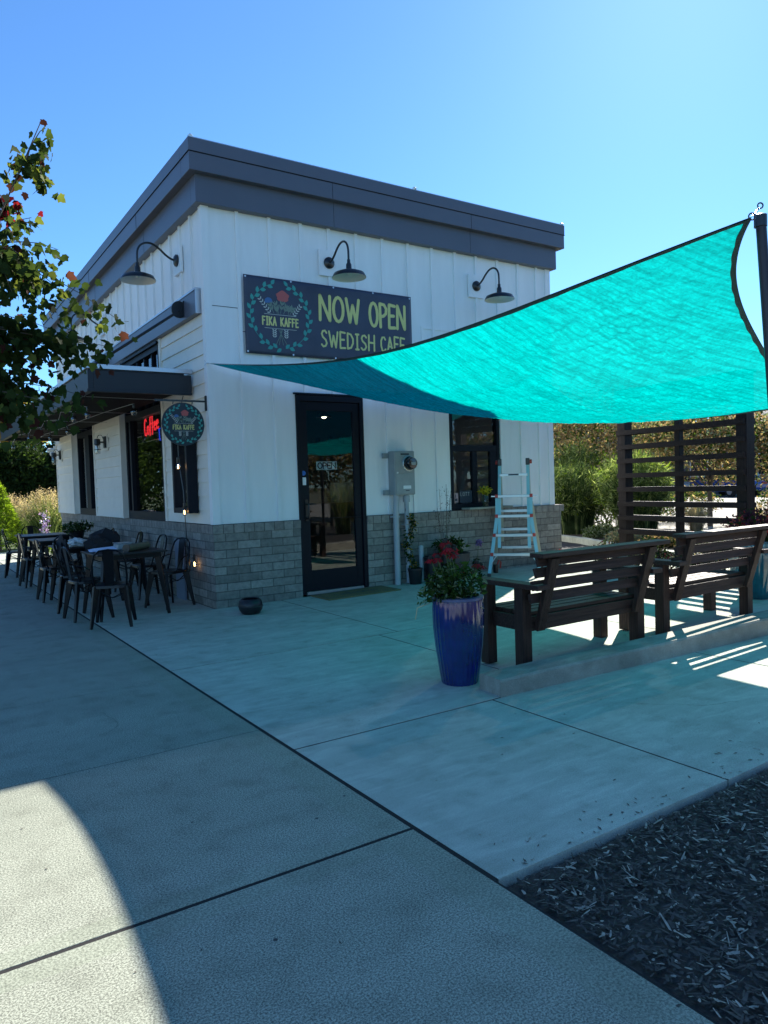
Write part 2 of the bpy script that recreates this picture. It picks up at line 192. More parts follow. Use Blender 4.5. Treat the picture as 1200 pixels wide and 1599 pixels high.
# ---------------------------------------------------------------- mesh builder
ORI = {}
class MB:
    def __init__(s): s.v = []; s.f = []; s.sm = []
    def add(s, vs, fs, smooth=False):
        o = len(s.v); s.v += [tuple(x) for x in vs]; s.f += [tuple(i + o for i in f) for f in fs]; s.sm += [smooth] * len(fs); return s
    def box(s, x0, x1, y0, y1, z0, z1):
        return s.add([(x0, y0, z0), (x1, y0, z0), (x1, y1, z0), (x0, y1, z0), (x0, y0, z1), (x1, y0, z1), (x1, y1, z1), (x0, y1, z1)],
                     [(0, 3, 2, 1), (4, 5, 6, 7), (0, 1, 5, 4), (1, 2, 6, 5), (2, 3, 7, 6), (3, 0, 4, 7)])
    def bar(s, a, b, w, h, up=(0, 0, 1), w2=None, h2=None):
        a = Vector(a); b = Vector(b); d = (b - a).normalized(); u = Vector(up); sx = d.cross(u)
        if sx.length < 1e-4: sx = d.cross(Vector((0, 1, 0)))
        sx.normalize(); uu = sx.cross(d); vs = []
        for p, ww, hh in ((a, w, h), (b, w2 or w, h2 or h)):
            for i, j in ((-1, -1), (1, -1), (1, 1), (-1, 1)): vs.append(p + sx * ww / 2 * i + uu * hh / 2 * j)
        return s.add(vs, [(0, 1, 2, 3), (7, 6, 5, 4), (0, 4, 5, 1), (1, 5, 6, 2), (2, 6, 7, 3), (3, 7, 4, 0)])
    def tube(s, pts, r, n=8, r2=None, closed=False):
        pts = [Vector(p) for p in pts]; k = len(pts); o = []; prev = None
        for i, p in enumerate(pts):
            if closed: d = (pts[(i + 1) % k] - pts[i - 1]).normalized()
            else: d = (pts[min(i + 1, k - 1)] - pts[max(i - 1, 0)]).normalized()
            if prev is None:
                a = d.cross(Vector((0, 0, 1)))
                if a.length < 1e-3: a = d.cross(Vector((0, 1, 0)))
            else: a = prev - d * prev.dot(d)
            a.normalize(); prev = a; b = d.cross(a); rr = r if r2 is None else r + (r2 - r) * i / max(k - 1, 1)
            for j in range(n): t = 2 * math.pi * j / n; o.append(p + a * rr * math.cos(t) + b * rr * math.sin(t))
        fs = []
        for i in range(k if closed else k - 1):
            for j in range(n): i2 = (i + 1) % k; fs.append((i * n + j, i * n + (j + 1) % n, i2 * n + (j + 1) % n, i2 * n + j))
        if not closed: fs += [tuple(range(n))[::-1], tuple((k - 1) * n + j for j in range(n))]
        return s.add(o, fs, True)
    def lathe(s, prof, n=32, c=(0, 0, 0), flute=0.0, nfl=0, cap=True):
        vs = []
        for r, z in prof:
            for j in range(n):
                t = 2 * math.pi * j / n; rr = r * (1 + flute * abs(math.sin(t * nfl / 2)) - flute) if nfl else r
                vs.append((c[0] + rr * math.cos(t), c[1] + rr * math.sin(t), c[2] + z))
        fs = [(i * n + j, i * n + (j + 1) % n, (i + 1) * n + (j + 1) % n, (i + 1) * n + j) for i in range(len(prof) - 1) for j in range(n)]
        if cap: fs += [tuple(range(n))[::-1], tuple((len(prof) - 1) * n + j for j in range(n))]
        return s.add(vs, fs, True)
    def prism(s, poly, axis, a, b):   # poly in the two other axes
        def P(p, t): return {'x': (t, p[0], p[1]), 'y': (p[0], t, p[1]), 'z': (p[0], p[1], t)}[axis]
        n = len(poly); return s.add([P(p, a) for p in poly] + [P(p, b) for p in poly], [tuple(range(n))[::-1], tuple(range(n, 2 * n))] + [(i, (i + 1) % n, n + (i + 1) % n, n + i) for i in range(n)])
    def ball(s, c, r, n=12, sz=1.0):
        pr = [(max(1e-4, r * math.sin(math.pi * i / n)), -r * sz * math.cos(math.pi * i / n)) for i in range(n + 1)]; return s.lathe(pr, n * 2, c)
    def xf(s, fn): s.v = [tuple(fn(Vector(p))) for p in s.v]; return s
    def build(s, name, m, parent=None, bevel=0.0, kind=None):
        o0 = Vector((0, 0, 0)); q = parent
        if parent is not None: o0 = ORI[parent.name]
        me = bpy.data.meshes.new(name); me.from_pydata([tuple(Vector(p) - o0) for p in s.v], [], s.f)
        me.polygons.foreach_set('use_smooth', s.sm); ob = bpy.data.objects.new(name, me); col.objects.link(ob)
        bm = bmesh.new(); bm.from_mesh(me); bmesh.ops.recalc_face_normals(bm, faces=bm.faces); bm.to_mesh(me); bm.free()
        ms = m if isinstance(m, (list, tuple)) else [m]
        for x in ms: me.materials.append(M[x] if isinstance(x, str) else x)
        ORI[ob.name] = o0
        if parent is not None: ob.parent = parent
        if kind: ob['kind'] = kind
        if bevel > 0:
            b = ob.modifiers.new('bevel', 'BEVEL'); b.width = bevel; b.segments = 2; b.limit_method = 'ANGLE'
        if any(s.sm):
            try: me.set_sharp_from_angle(angle=R(40))
            except Exception: pass
        return ob
def thing(name, label, cat, loc=(0, 0, 0), group=None):
    o = bpy.data.objects.new(name, None); col.objects.link(o); o.location = loc; o.empty_display_size = 0.1
    o['label'] = label; o['category'] = cat
    if group: o['group'] = group
    ORI[o.name] = Vector(loc); return o
def tag(o, label, cat, group=None, kind=None):
    o['label'] = label; o['category'] = cat
    if group: o['group'] = group
    if kind: o['kind'] = kind
    return o
def copytree(o, parent=None):
    c = o.copy(); col.objects.link(c)
    if parent is not None: c.parent = parent
    for ch in list(o.children): copytree(ch, c)
    return c
def H(x): return 0.015 * min(max(x, 0), 8)      # the patio rises gently away from the corner

# raw numpy mesh with several leaf materials
def np_mesh(name, V, nper, mats, parent=None, idx=None, smooth=False):
    V = np.asarray(V, dtype=np.float64); n = len(V) // nper
    if parent is not None: V = V - np.array(ORI[parent.name])
    me = bpy.data.meshes.new(name); me.vertices.add(len(V)); me.vertices.foreach_set('co', V.astype(np.float32).ravel())
    me.loops.add(len(V)); me.loops.foreach_set('vertex_index', np.arange(len(V), dtype=np.int32))
    me.polygons.add(n); me.polygons.foreach_set('loop_start', np.arange(n, dtype=np.int32) * nper); me.polygons.foreach_set('loop_total', np.full(n, nper, np.int32))
    for x in mats: me.materials.append(M[x])
    if idx is not None: me.polygons.foreach_set('material_index', np.asarray(idx, np.int32))
    me.update(calc_edges=True); ob = bpy.data.objects.new(name, me); col.objects.link(ob)
    ORI[ob.name] = Vector(ORI[parent.name]) if parent is not None else Vector((0, 0, 0))
    if parent is not None: ob.parent = parent
    return ob
def frames(n, up=None, tilt=1.0):
    d = rng.normal(size=(n, 3)); 
    if up is not None: d = d * tilt + np.array(up)
    d /= np.linalg.norm(d, axis=1)[:, None]; e = rng.normal(size=(n, 3)); e -= (e * d).sum(1)[:, None] * d; e /= np.linalg.norm(e, axis=1)[:, None]
    return d, e, np.cross(d, e)
RH = np.array([(0, 0), (0.35, 0.25), (1, 0), (0.35, -0.25)])
MAPLE = np.array([(0, 0), (.06, .2), (.08, .38), (.26, .36), (.50, .52), (.60, .28), (.80, .20), (1.0, 0), (.80, -.20), (.60, -.28), (.50, -.52), (.26, -.36), (.08, -.38), (.06, -.2)])
def leaves(name, pts, size, mats, weights, parent=None, shape=RH, up=None, tilt=1.0, sv=0.35, droop=False):
    n = len(pts); d, e, g = frames(n, up, tilt)
    if droop: e = e + np.array((0, 0, -0.9)); e /= np.linalg.norm(e, axis=1)[:, None]; g = np.cross(d, e); g /= np.linalg.norm(g, axis=1)[:, None]
    s = size * (1 + sv * rng.uniform(-1, 1, n)); k = len(shape)
    V = pts[:, None, :] + s[:, None, None] * (shape[None, :, 0, None] * e[:, None, :] + shape[None, :, 1, None] * g[:, None, :] + (0.25 * np.abs(shape[None, :, 1, None])) * d[:, None, :])
    idx = rng.choice(len(mats), n, p=np.array(weights) / sum(weights)) if not callable(weights) else weights(pts)
    return np_mesh(name, V.reshape(-1, 3), k, mats, parent, idx)
def blob_pts(c, r, n, shell=0.5, lump=0.35, nl=14):
    c = np.array(c); r = np.array(r); ld = rng.normal(size=(nl, 3)); ld /= np.linalg.norm(ld, axis=1)[:, None]
    d = rng.normal(size=(n, 3)); d /= np.linalg.norm(d, axis=1)[:, None]
    lum = 1 + lump * (np.max(d @ ld.T, axis=1) ** 6 - 0.6)
    rad = (rng.uniform(shell ** 3, 1, n)) ** (1 / 3) * lum
    return c + d * rad[:, None] * r
def blades(name, base, height, n, spread, width, mats, weights, parent=None, arch=0.6, rb=0.15, seg=4, hv=0.3, plume=None):
    base = np.array(base); a = rng.uniform(0, 2 * math.pi, n); out = np.stack([np.cos(a), np.sin(a), np.zeros(n)], 1)
    side = np.stack([-np.sin(a), np.cos(a), np.zeros(n)], 1); h = height * (1 - hv * rng.uniform(0, 1, n) ** 1.5); sp = spread * rng.uniform(0.1, 1, n)
    b0 = base + out * (rb * rng.uniform(0, 1, n))[:, None]; V = []
    ts = np.linspace(0, 1, seg + 1)
    def P(t): return b0 + out * (sp * t ** 1.8)[:, None] + np.array((0, 0, 1)) * (h * (t * (1 + arch * 0.5) - arch * 0.75 * t ** 3 * (sp / spread)))[:, None]
    for i in range(seg):
        p, q = P(ts[i]), P(ts[i + 1]); w0 = width * (1 - ts[i] ** 2); w1 = width * (1 - ts[i + 1] ** 2) + 0.0006
        V.append(np.stack([p - side * w0 / 2, p + side * w0 / 2, q + side * w1 / 2, q - side * w1 / 2], 1))
    V = np.stack(V, 1).reshape(-1, 3); idx = np.repeat(rng.choice(len(mats), n, p=np.array(weights) / sum(weights)), seg)
    return np_mesh(name, V, 4, mats, parent, idx), P

# ================================================================ ground
g = MB().add([(-400, -400, -0.10), (400, -400, -0.10), (400, 400, -0.10), (-400, 400, -0.10)], [(0, 1, 2, 3)]).build('ground', 'drygrass', kind='structure')
jb = MB()
for xa, xb, ya, yb in ((-4.59, -1.382, -16, 30), (-1.382, 0.0, -6.512, 12.5), (0.0, 8.0, -6.512, -0.01), (8.0, 8.59, -6.512, -0.01), (5.97, 8.0, 0.0, 10.3), (8.0, 8.88, 0.0, 10.3)):   # dark filler just below the slab tops
    jb.add([(xa, ya, H(xa) - .0018), (xb, ya, H(xb) - .0018), (xb, yb, H(xb) - .0018), (xa, yb, H(xa) - .0018)], [(0, 1, 2, 3)])
jb.build('joint_bed', 'joint', kind='structure')
def slab(mb, mb2, x0, x1, y0, y1, hf, border=(0, 0, 0, 0), gap=0.007, th=0.06):
    x0 += gap; x1 -= gap; y0 += gap; y1 -= gap; r = 0.0012
    def ring(a, b, z): return [(a[0], b[0], hf(a[0]) + z), (a[1], b[0], hf(a[1]) + z), (a[1], b[1], hf(a[1]) + z), (a[0], b[1], hf(a[0]) + z)]
    o = ring((x0, x1), (y0, y1), -th) + ring((x0, x1), (y0, y1), -r) + ring((x0 + r, x1 - r), (y0 + r, y1 - r), 0)
    bx0, bx1, by0, by1 = border
    inn = ring((x0 + r + bx0, x1 - r - bx1), (y0 + r + by0, y1 - r - by1), 0)
    tgt = mb2 if max(border) > 0 else mb
    tgt.add(o, [(i, (i + 1) % 4, 4 + (i + 1) % 4, 4 + i) for i in range(4)] + [(4 + i, 4 + (i + 1) % 4, 8 + (i + 1) % 4, 8 + i) for i in range(4)])
    if max(border) > 0:
        mb2.add(o[8:] + inn, [(i, (i + 1) % 4, 4 + (i + 1) % 4, 4 + i) for i in range(4)])
    mb.add(inn, [(0, 1, 2, 3)])
z0 = lambda x: 0.0
a, b = MB(), MB()
ys = [-16.4, -14.8, -13.2, -11.6, -10.0, -8.4, -6.0 - 0.0, -4.42, -2.9, -1.33, 0.28, 1.9, 3.5, 5.1, 6.7, 8.3, 9.9, 11.5, 13.1, 14.7, 16.3, 18, 20, 22, 24, 26, 28, 30]
for i in range(len(ys) - 1):
    b0 = 0.09 if ys[i] in (-6.0, 5.1, 18) else 0.0; b1 = 0.10 if ys[i + 1] in (-6.0, 5.1, 18) else 0.0
    y0 = ys[i] + (0.006 if b0 else 0); y1 = ys[i + 1] - (0.006 if b1 else 0)
    slab(a, b, -4.6, -1.389, y0, y1, z0, (0.12, 0.17, b0, b1), 0.0028 if not (b0 or b1) else 0.004)
sw = a.build('sidewalk', 'walk', kind='structure'); b.build('sidewalk_border', 'edge', kind='structure')
a = MB()
for y0, y1, xs in ((-6.52, -4.85, (-1.375, 0.09, 2.12, 4.1, 6.2, 8.6)), (-4.85, -2.62, (-1.375, 0.64, 2.62, 4.7, 6.7, 8.6)), (-2.62, 0.0, (-1.375, 0.86, 2.9, 4.9, 6.9, 8.6))):
    for i in range(len(xs) - 1): slab(a, a, xs[i], xs[i + 1], y0, y1, H)
slab(a, a, 5.95, 8.9, 0.0, 2.6, H); slab(a, a, 5.95, 8.9, 2.6, 5.2, H); slab(a, a, 5.95, 8.9, 5.2, 10.4, H)
for i in range(5): slab(a, a, -1.375, 0.0, 2.2 * i, 2.2 * (i + 1), z0)
slab(a, a, -1.375, 3.0, 11.0, 12.6, z0)
a.build('patio', 'patio', kind='structure')
# bark mulch bed: uneven surface
nx, ny = 120, 60; V = []; Fc = []
for j in range(ny + 1):
    for i in range(nx + 1):
        x = -1.36 + 10.4 * i / nx; y = -6.53 - 6.5 * j / ny
        z = -0.028 + 0.012 * math.sin(x * 2.1) * math.cos(y * 1.7) + random.uniform(-0.006, 0.006) + H(x) * 0.8; V.append((x, y, z))
for j in range(ny):
    for i in range(nx): k = j * (nx + 1) + i; Fc.append((k, k + nx + 1, k + nx + 2, k + 1))
MB().add(V, Fc, True).build('mulch_bed', 'mulch', kind='structure')
def chips(name, n, xr, yr, lr, wr, mats, wts):
    x = rng.uniform(*xr, n); y = rng.uniform(*yr, n); L_ = rng.uniform(*lr, n); W_ = rng.uniform(*wr, n); t = rng.uniform(0, math.pi, n)
    z = -0.016 + 0.012 * np.sin(x * 2.1) * np.cos(y * 1.7) + 0.8 * 0.015 * np.clip(x, 0, 8) + rng.uniform(0, .012, n)
    c = np.stack([x, y, z], 1); u = np.stack([np.cos(t), np.sin(t), rng.uniform(-.35, .35, n)], 1) * L_[:, None] / 2; v = np.stack([-np.sin(t), np.cos(t), rng.uniform(-.5, .5, n)], 1) * W_[:, None] / 2
    V = np.stack([c - u - v * .5, c - u * 0.2 - v, c + u - v * .3, c + u * 0.9 + v * .6, c - u * .8 + v], 1).reshape(-1, 3)
    return np_mesh(name, V, 5, mats, None, rng.choice(len(mats), n, p=wts))
o = chips('bark_chips', 42000, (-1.34, 3.2), (-9.2, -6.55), (.008, .05), (.004, .014), ['chip', 'mulch', 'chip2'], [.66, .20, .14]); tag(o, 'dark shredded bark chips covering the planting bed', 'bark mulch', kind='stuff')
o = chips('pale_wood_slivers', 420, (-1.3, 3.0), (-9.0, -6.6), (.03, .09), (.003, .011), ['chip2'], [1]); tag(o, 'pale splintered wood slivers scattered over the dark bark', 'wood slivers', kind='stuff')
n = 170; x = rng.uniform(-1.3, 3.4, n); y = -6.5 + rng.exponential(.10, n); t = rng.uniform(0, 6.28, n); s = rng.uniform(.004, .018, n); c = np.stack([x, y, 0.015 * np.clip(x, 0, 8) + .004], 1)
u = np.stack([np.cos(t), np.sin(t), 0 * t + .1], 1) * s[:, None]; v = np.stack([-np.sin(t), np.cos(t), 0 * t], 1) * s[:, None] * .3
o = np_mesh('spilled_bark', np.stack([c - u, c - v, c + u, c + v], 1).reshape(-1, 3), 4, ['chip', 'chip2'], None, rng.choice(2, n, p=[.8, .2])); tag(o, 'bark bits spilled onto the edge of the concrete patio', 'bark mulch', kind='stuff')
# debris on the concrete
n = 240; x = rng.uniform(-4, 5, n); y = rng.uniform(-8.5, -0.2, n); t = rng.uniform(0, 6.28, n); s = rng.uniform(.004, .013, n); c = np.stack([x, y, 0.015 * np.clip(x, 0, 8) + .003], 1)
u = np.stack([np.cos(t), np.sin(t), 0 * t + .2], 1) * s[:, None]; v = np.stack([-np.sin(t), np.cos(t), 0 * t], 1) * s[:, None] * .4
o = np_mesh('leaf_litter', np.stack([c - u, c - v, c + u, c + v], 1).reshape(-1, 3), 4, ['chip', 'chip2'], None, rng.choice(2, n, p=[.75, .25])); tag(o, 'tiny dark leaf crumbs scattered over the concrete', 'leaf litter', kind='stuff')

for k in range(3):
    cm = MB(); p = Vector(((-2.2, -3.6, 1.2)[k], (-3.9, -7.4, -5.9)[k], 0)); a_ = (.4, 1.9, 2.6)[k]; pts = []
    for q in range(26): pts.append(Vector((p.x, p.y, H(p.x) + .0012))); a_ += rng.normal(0, .28); p += Vector((math.cos(a_), math.sin(a_), 0)) * .05
    for i in range(25):
        d = (pts[i + 1] - pts[i]).normalized(); n_ = Vector((-d.y, d.x, 0)) * .0011 * (1.1 - i / 26); cm.add([pts[i] - n_, pts[i + 1] - n_, pts[i + 1] + n_, pts[i] + n_], [(0, 1, 2, 3)])
    tag(cm.build('hairline_crack', 'joint'), 'thin hairline crack wandering across the ' + ['sidewalk slab level with the curb end', 'sidewalk slab nearest the camera', 'patio slab beside the bark bed'][k], 'crack', kind='stuff')
n = 60; x = rng.uniform(-4, 2.5, n); y = rng.uniform(-8.2, -.8, n); s_ = rng.uniform(.003, .008, n); V = []
for i in range(n): V += [(x[i] + s_[i] * math.cos(a_) * rng.uniform(.7, 1.1), y[i] + s_[i] * math.sin(a_) * rng.uniform(.7, 1.1), H(x[i]) + .0016) for a_ in [2 * math.pi * q / 8 for q in range(8)]]
o = np_mesh('gum_spots', V, 8, ['asphalt', 'curb'], None, rng.choice(2, n, p=[.6, .4])); tag(o, 'small flat gum and dirt spots dotted over the paving', 'gum spots', kind='stuff')
# low concrete curb wall behind the benches
def curb_obj():
    mb = MB(); A_ = Vector((0.165, -4.855, 0)); B_ = Vector((8.0, -5.42, 0)); d = (B_ - A_).normalized(); nrm = Vector((-d.y, d.x, 0)); n = 60; V = []
    for i in range(n + 1):
        p = A_ + (B_ - A_) * i / n; t = (p - A_).length; zb = H(p.x) - 0.03; zt = 0.118 + 0.0245 * t + 0.003 * math.sin(t * 3); j = 0.003 * math.sin(t * 7)
        for (o_, z) in ((j, zb), (j, zt - 0.015), (j + 0.014, zt), (0.225, zt), (0.24, zt - 0.015), (0.24, zb)): V.append(p + nrm * o_ + Vector((0, 0, z)))
    f = [(i * 6 + k, i * 6 + (k + 1) % 6, (i + 1) * 6 + (k + 1) % 6, (i + 1) * 6 + k) for i in range(n) for k in range(6)] + [tuple(range(6))[::-1], tuple(n * 6 + k for k in range(6))]
    return mb.add(V, f)
tag(curb_obj().build('curb_wall', 'curb'), 'low weathered concrete curb wall running behind the benches', 'curb wall')
MB().box(-6.3, -4.62, -16, 90, -0.09, -0.04).build('verge', 'lawn', kind='structure')
MB().box(-6.5, -6.32, -40, 90, -0.09, 0.0).build('street_kerb', 'curb', kind='structure')
MB().box(-14.0, -6.52, -60, 120, -0.099, -0.07).build('street', 'streetc', kind='structure')
MB().box(-60, -14.1, -60, 120, -0.099, 0.0).build('far_lawn', 'lawn', kind='structure')
# planting bed and kerb right of the building
def strip(pts, w, z0_, z1_):
    mb = MB(); V = []
    for i, p in enumerate(pts):
        p = Vector((*p, 0)); q = Vector((*pts[min(i + 1, len(pts) - 1)], 0)); r_ = Vector((*pts[max(i - 1, 0)], 0)); d = (q - r_).normalized(); n_ = Vector((d.y, -d.x, 0))
        for o_, z in ((0, z0_), (0, z1_), (w, z1_), (w, z0_)): V.append(p + n_ * o_ + Vector((0, 0, z)))
    n = len(pts); f = [(i * 4 + k, i * 4 + (k + 1) % 4, (i + 1) * 4 + (k + 1) % 4, (i + 1) * 4 + k) for i in range(n - 1) for k in range(4)] + [(3, 2, 1, 0), tuple((n - 1) * 4 + k for k in range(4))]
    return mb.add(V, f)
KP = [(9.3, 5.5), (8.9, 3.2), (8.4, 1.6), (7.6, 0.0), (7.15, -1.4), (7.0, -3.0), (7.0, -5.0)]
strip([(x - 0.0, y) for x, y in KP], 0.16, 0.05, 0.235).build('planter_kerb', 'patio', kind='structure')
MB().prism([(x + 0.05, y) for x, y in KP] + [(11.5, -5.0), (11.8, 6)], 'z', 0.02, 0.19).build('planting_bed', 'mulch', kind='structure')
MB().box(11.9, 60, -40, 60, -0.095, 0.10).build('parking_lot', 'curb', kind='structure')

# ================================================================ cafe building
W_, YL, HB, ZL, ZB, ZM, ZT = 5.83, 9.85, 1.018, 4.828, 5.147, 5.355, 5.514
bd = thing('cafe_building', 'white board and batten cafe with grey block base and charcoal fascia', 'building', (0, 0, 0))
base = MB()
base.box(0, 1.172, 0, .2, -.05, .914).box(2.192, W_ + .14, 0, .2, -.05, .914).box(0, .2, .2, YL + .1, -.05, .914).box(W_ - .06, W_ + .14, .2, YL + .1, -.05, .914).box(.2, W_ - .06, YL - .1, YL + .1, -.05, .914)
bw = base.build('block_base', 'brick', bd)
cp = MB(); o_ = 0.012
cp.box(-o_, 1.172, -o_, .2, .914, HB).box(2.192, W_ + .2, -o_, .2, .914, HB).box(-o_, .2, .2, YL + .14, .914, HB).box(W_ - .06, W_ + .2, .2, YL + .14, .914, HB).box(.2, W_ - .06, YL - .1, YL + .14, .914, HB)
cp.build('block_cap', 'cap', bw)
# wall sheathing (face at y/x = .03)
f0, f1 = 0.03, 0.16
wl = MB()
WX0, WX1, WZ0, WZ1 = 3.69, 4.67, 1.03, 2.80
wl.box(f0, 1.172, f0, f1, HB, ZL + .2).box(1.172, 2.192, f0, f1, 2.645, ZL + .2).box(2.192, WX0, f0, f1, HB, ZL + .2).box(WX0, WX1, f0, f1, WZ1, ZL + .2).box(WX1, W_, f0, f1, HB, ZL + .2)
wl.box(W_ - .13, W_, f1, YL, HB, ZL + .2).box(f0, W_ - .13, YL - .13, YL, HB, ZL + .2)
LW = [(1.88, 3.83), (5.90, 7.72)]
yy = f1
for (p, q) in LW:
    wl.box(f0, f1, yy, p, HB, ZL + .2); wl.box(f0, f1, p, q, 3.50, ZL + .2); yy = q
wl.box(f0, f1, yy, YL - .13, HB, ZL + .2)
board = wl.build('board_wall', 'white', bd)
bt = MB(); bf = 0.001
for i, x in enumerate((0.457, .887, 1.324, 1.738, 2.159, 2.583, 3.014, 3.437, 3.865, 4.272, 4.70, 5.13, 5.53)):
    a0, a1 = x - .022, x + .022
    if 1.15 < x < 2.21: bt.box(a0, a1, bf, f0, 2.66, ZL)
    elif WX0 - .03 < x < WX1 + .03: bt.box(a0, a1, bf, f0, WZ1 + .05, ZL)
    else: bt.box(a0, a1, bf, f0, HB + .006, ZL)
bt.box(0.004, .10, 0.004, f0, HB + .006, ZL).box(0.004, f0, f0, .10, HB + .006, ZL).box(W_ - .10, W_ + .006, 0.004, f0, HB + .006, ZL)
for i in range(23):
    y = 0.42 + .407 * i; bt.box(bf, f0, y - .022, y + .022, 3.90, ZL)
bt.box(3.22, 4.82, .016, f0, 3.66, 3.70).box(3.22, 3.26, .016, f0, 2.84, 3.66).box(4.78, 4.82, .016, f0, 2.84, 3.66)
bt.build('batten', 'white', board)
for x0, x1, z in ((.10, .435, 3.66), (.48, .865, 3.38), (2.6, 2.99, 3.42), (3.04, 3.2, 3.42)): MB().box(x0, x1, f0 - .003, f0, z, z + .007).build('panel_seam', 'joint', board)
fl = MB(); fl.box(.02, W_, -.002, f0, HB + .0015, HB + .006); fl.box(-.002, f0, .02, YL, HB + .0015, HB + .0055)
fl.build('base_flashing', 'dark', board)
# cornice
fa = MB(); d1, d2 = .076, .177
fa.box(-d1, W_ + d1, -d1, .1, ZL, ZB + .05).box(-d1, .1, .1, YL + d1, ZL, ZB + .05).box(W_ - .1, W_ + d1, .1, YL + d1, ZL, ZB + .05).box(.1, W_ - .1, YL - .1, YL + d1, ZL, ZB + .05)
fas = fa.build('fascia', 'fascia', bd, bevel=.004)
fb = MB()
def ringbox(mb, d, t, za, zb): mb.box(-d, W_ + d, -d, -d + t, za, zb).box(-d, W_ + d, YL + d - t, YL + d, za, zb).box(-d, -d + t, -d + t, YL + d - t, za, zb).box(W_ + d - t, W_ + d, -d + t, YL + d - t, za, zb)
ringbox(fb, d2 - .006, .30, ZB, ZM); ringbox(fb, d2, .32, ZM + .006, ZT)
fb.build('cornice', 'fascia', fas, bevel=.005)
sl = MB(); ringbox(sl, d2 + .004, .33, ZM, ZM + .0055)
for x in (1.72, 4.05): sl.box(x, x + .003, -d2 + .003, -d2 + .01, ZB + .004, ZM)
for x in (1.78, 4.1): sl.box(x, x + .003, -d1 - .002, -d1 + .01, ZL + .004, ZB - .002)
for y in (2.1, 5.2, 8.3): sl.box(-d2 + .003, -d2 + .01, y, y + .004, ZB + .004, ZM); sl.box(-d1 - .002, -d1 + .01, y, y + .004, ZL + .004, ZB - .002)
sl.build('metal_seam', 'dark', fas)
MB().box(-d2 + .01, W_ + d2 - .01, -d2 + .01, YL + d2 - .01, ZT + .001, ZT + .012).build('coping', 'flash', fas)
rf = MB().box(.1, W_ - .1, .1, YL - .1, 5.0, 5.1); rf.build('roof', 'asphalt', bd)
for p in ((-.13, -.13), (3.05, -.15), (W_ + .15, -.14)):
    MB().lathe([(.03, 0), (.034, .02), (.012, .04)], 10, (p[0], p[1], ZT + .012)).build('roof_anchor', 'flash', bd)
# left wall: lap siding panels
def siding(mb, y0, y1, za, zb, x=0.03, proud=.022, step=.172):
    z = za
    while z < zb - .02:
        zt = min(z + step, zb); mb.prism([(x, z), (x - proud, z + .001), (x - .006, zt), (x, zt)][::-1], 'y', 0, 1) if False else mb.add([(x, y0, z), (x - proud, y0, z), (x - .005, y0, zt - .001), (x, y0, zt - .001), (x, y1, z), (x - proud, y1, z), (x - .005, y1, zt - .001), (x, y1, zt - .001)], [(0, 1, 2, 3), (7, 6, 5, 4), (0, 4, 5, 1), (1, 5, 6, 2), (2, 6, 7, 3), (3, 7, 4, 0)]); z += step
sd1 = MB(); siding(sd1, .10, 1.80, HB + .01, 3.58)
sdo = sd1.build('lap_siding', 'cream', bd)
MB().box(-.004, .03, 1.80, 1.88, HB + .006, 3.58).build('siding_trim', 'cream', sdo)
for y0, y1, zt in ((3.86, 5.87, 2.66), (7.88, YL - .1, 2.66)):
    s_ = MB(); s_.box(-.06, .03, y0 + .01, y1 - .01, HB + .01, 3.5)
    so = s_.build('siding_bay', 'cream', bd); s2 = MB(); siding(s2, y0 + .07, y1 - .07, HB + .01, 3.5, x=-.06, proud=.028); s2.build('lap_siding', 'cream', so)
    for yt in (y0, y1 - .07): MB().box(-.092, .02, yt, yt + .07, HB + .006, 3.52).build('siding_trim', 'cream', so)
# beam above the side windows
bb = MB().box(-.05, .03, .145, 8.2, 3.585, 3.86); bo = bb.build('band_board', 'fascia', bd, bevel=.004)
MB().box(-.058, .03, .14, 8.21, 3.862, 3.885).box(-.056, .03, .138, .143, 3.58, 3.86).build('band_cap', 'flash', bo)
# doors and windows
dr = MB()
dr.box(1.174, 1.232, .01, .13, .05, 2.640).box(2.132, 2.190, .01, .13, .05, 2.640).box(1.232, 2.132, .01, .13, 2.56, 2.640)
dfo = dr.build('door_frame', 'dark', bd, bevel=.004)
dl = MB(); dl.box(1.236, 1.335, .035, .085, .075, 2.556).box(2.03, 2.128, .035, .085, .075, 2.556).box(1.335, 2.03, .035, .085, 2.44, 2.556).box(1.335, 2.03, .035, .085, .075, .345)
door = dl.build('door', 'dark', bd, bevel=.004)
MB().box(1.33, 2.035, .055, .062, .34, 2.445).build('pane', 'doorglass', door)
hd = MB().tube([(1.285, .035, 1.04), (1.285, -.03, 1.04), (1.285, -.035, 1.10), (1.285, -.035, 1.16), (1.285, -.03, 1.22), (1.285, .035, 1.22)], .011, 8).box(1.265, 1.305, .024, .036, 1.0, 1.28); hd.tube([(1.305, -.03, 1.22), (1.39, -.035, 1.22)], .01, 8)
hd.build('handle', 'black', door)
MB().box(1.25, 2.12, .02, .10, .03, .07).build('threshold', 'flash', bd)
MB().box(1.14, 2.215, -.012, .02, 2.642, 2.662).build('drip_cap', 'dark', dfo)
MB().box(1.225, 1.29, .029, .034, 1.47, 1.57).build('notice_sticker', 'sticker', door)
MB().lathe([(.032, 0), (.032, .004)], 20).xf(lambda p: Vector((1.257 + p.x, .034 - p.z, 1.625 + p.y))).build('round_sticker', 'bluest', door)
MB().box(1.47, 1.78, .065, .072, 1.665, 1.775).build('open_sign_card', 'sticker', door)
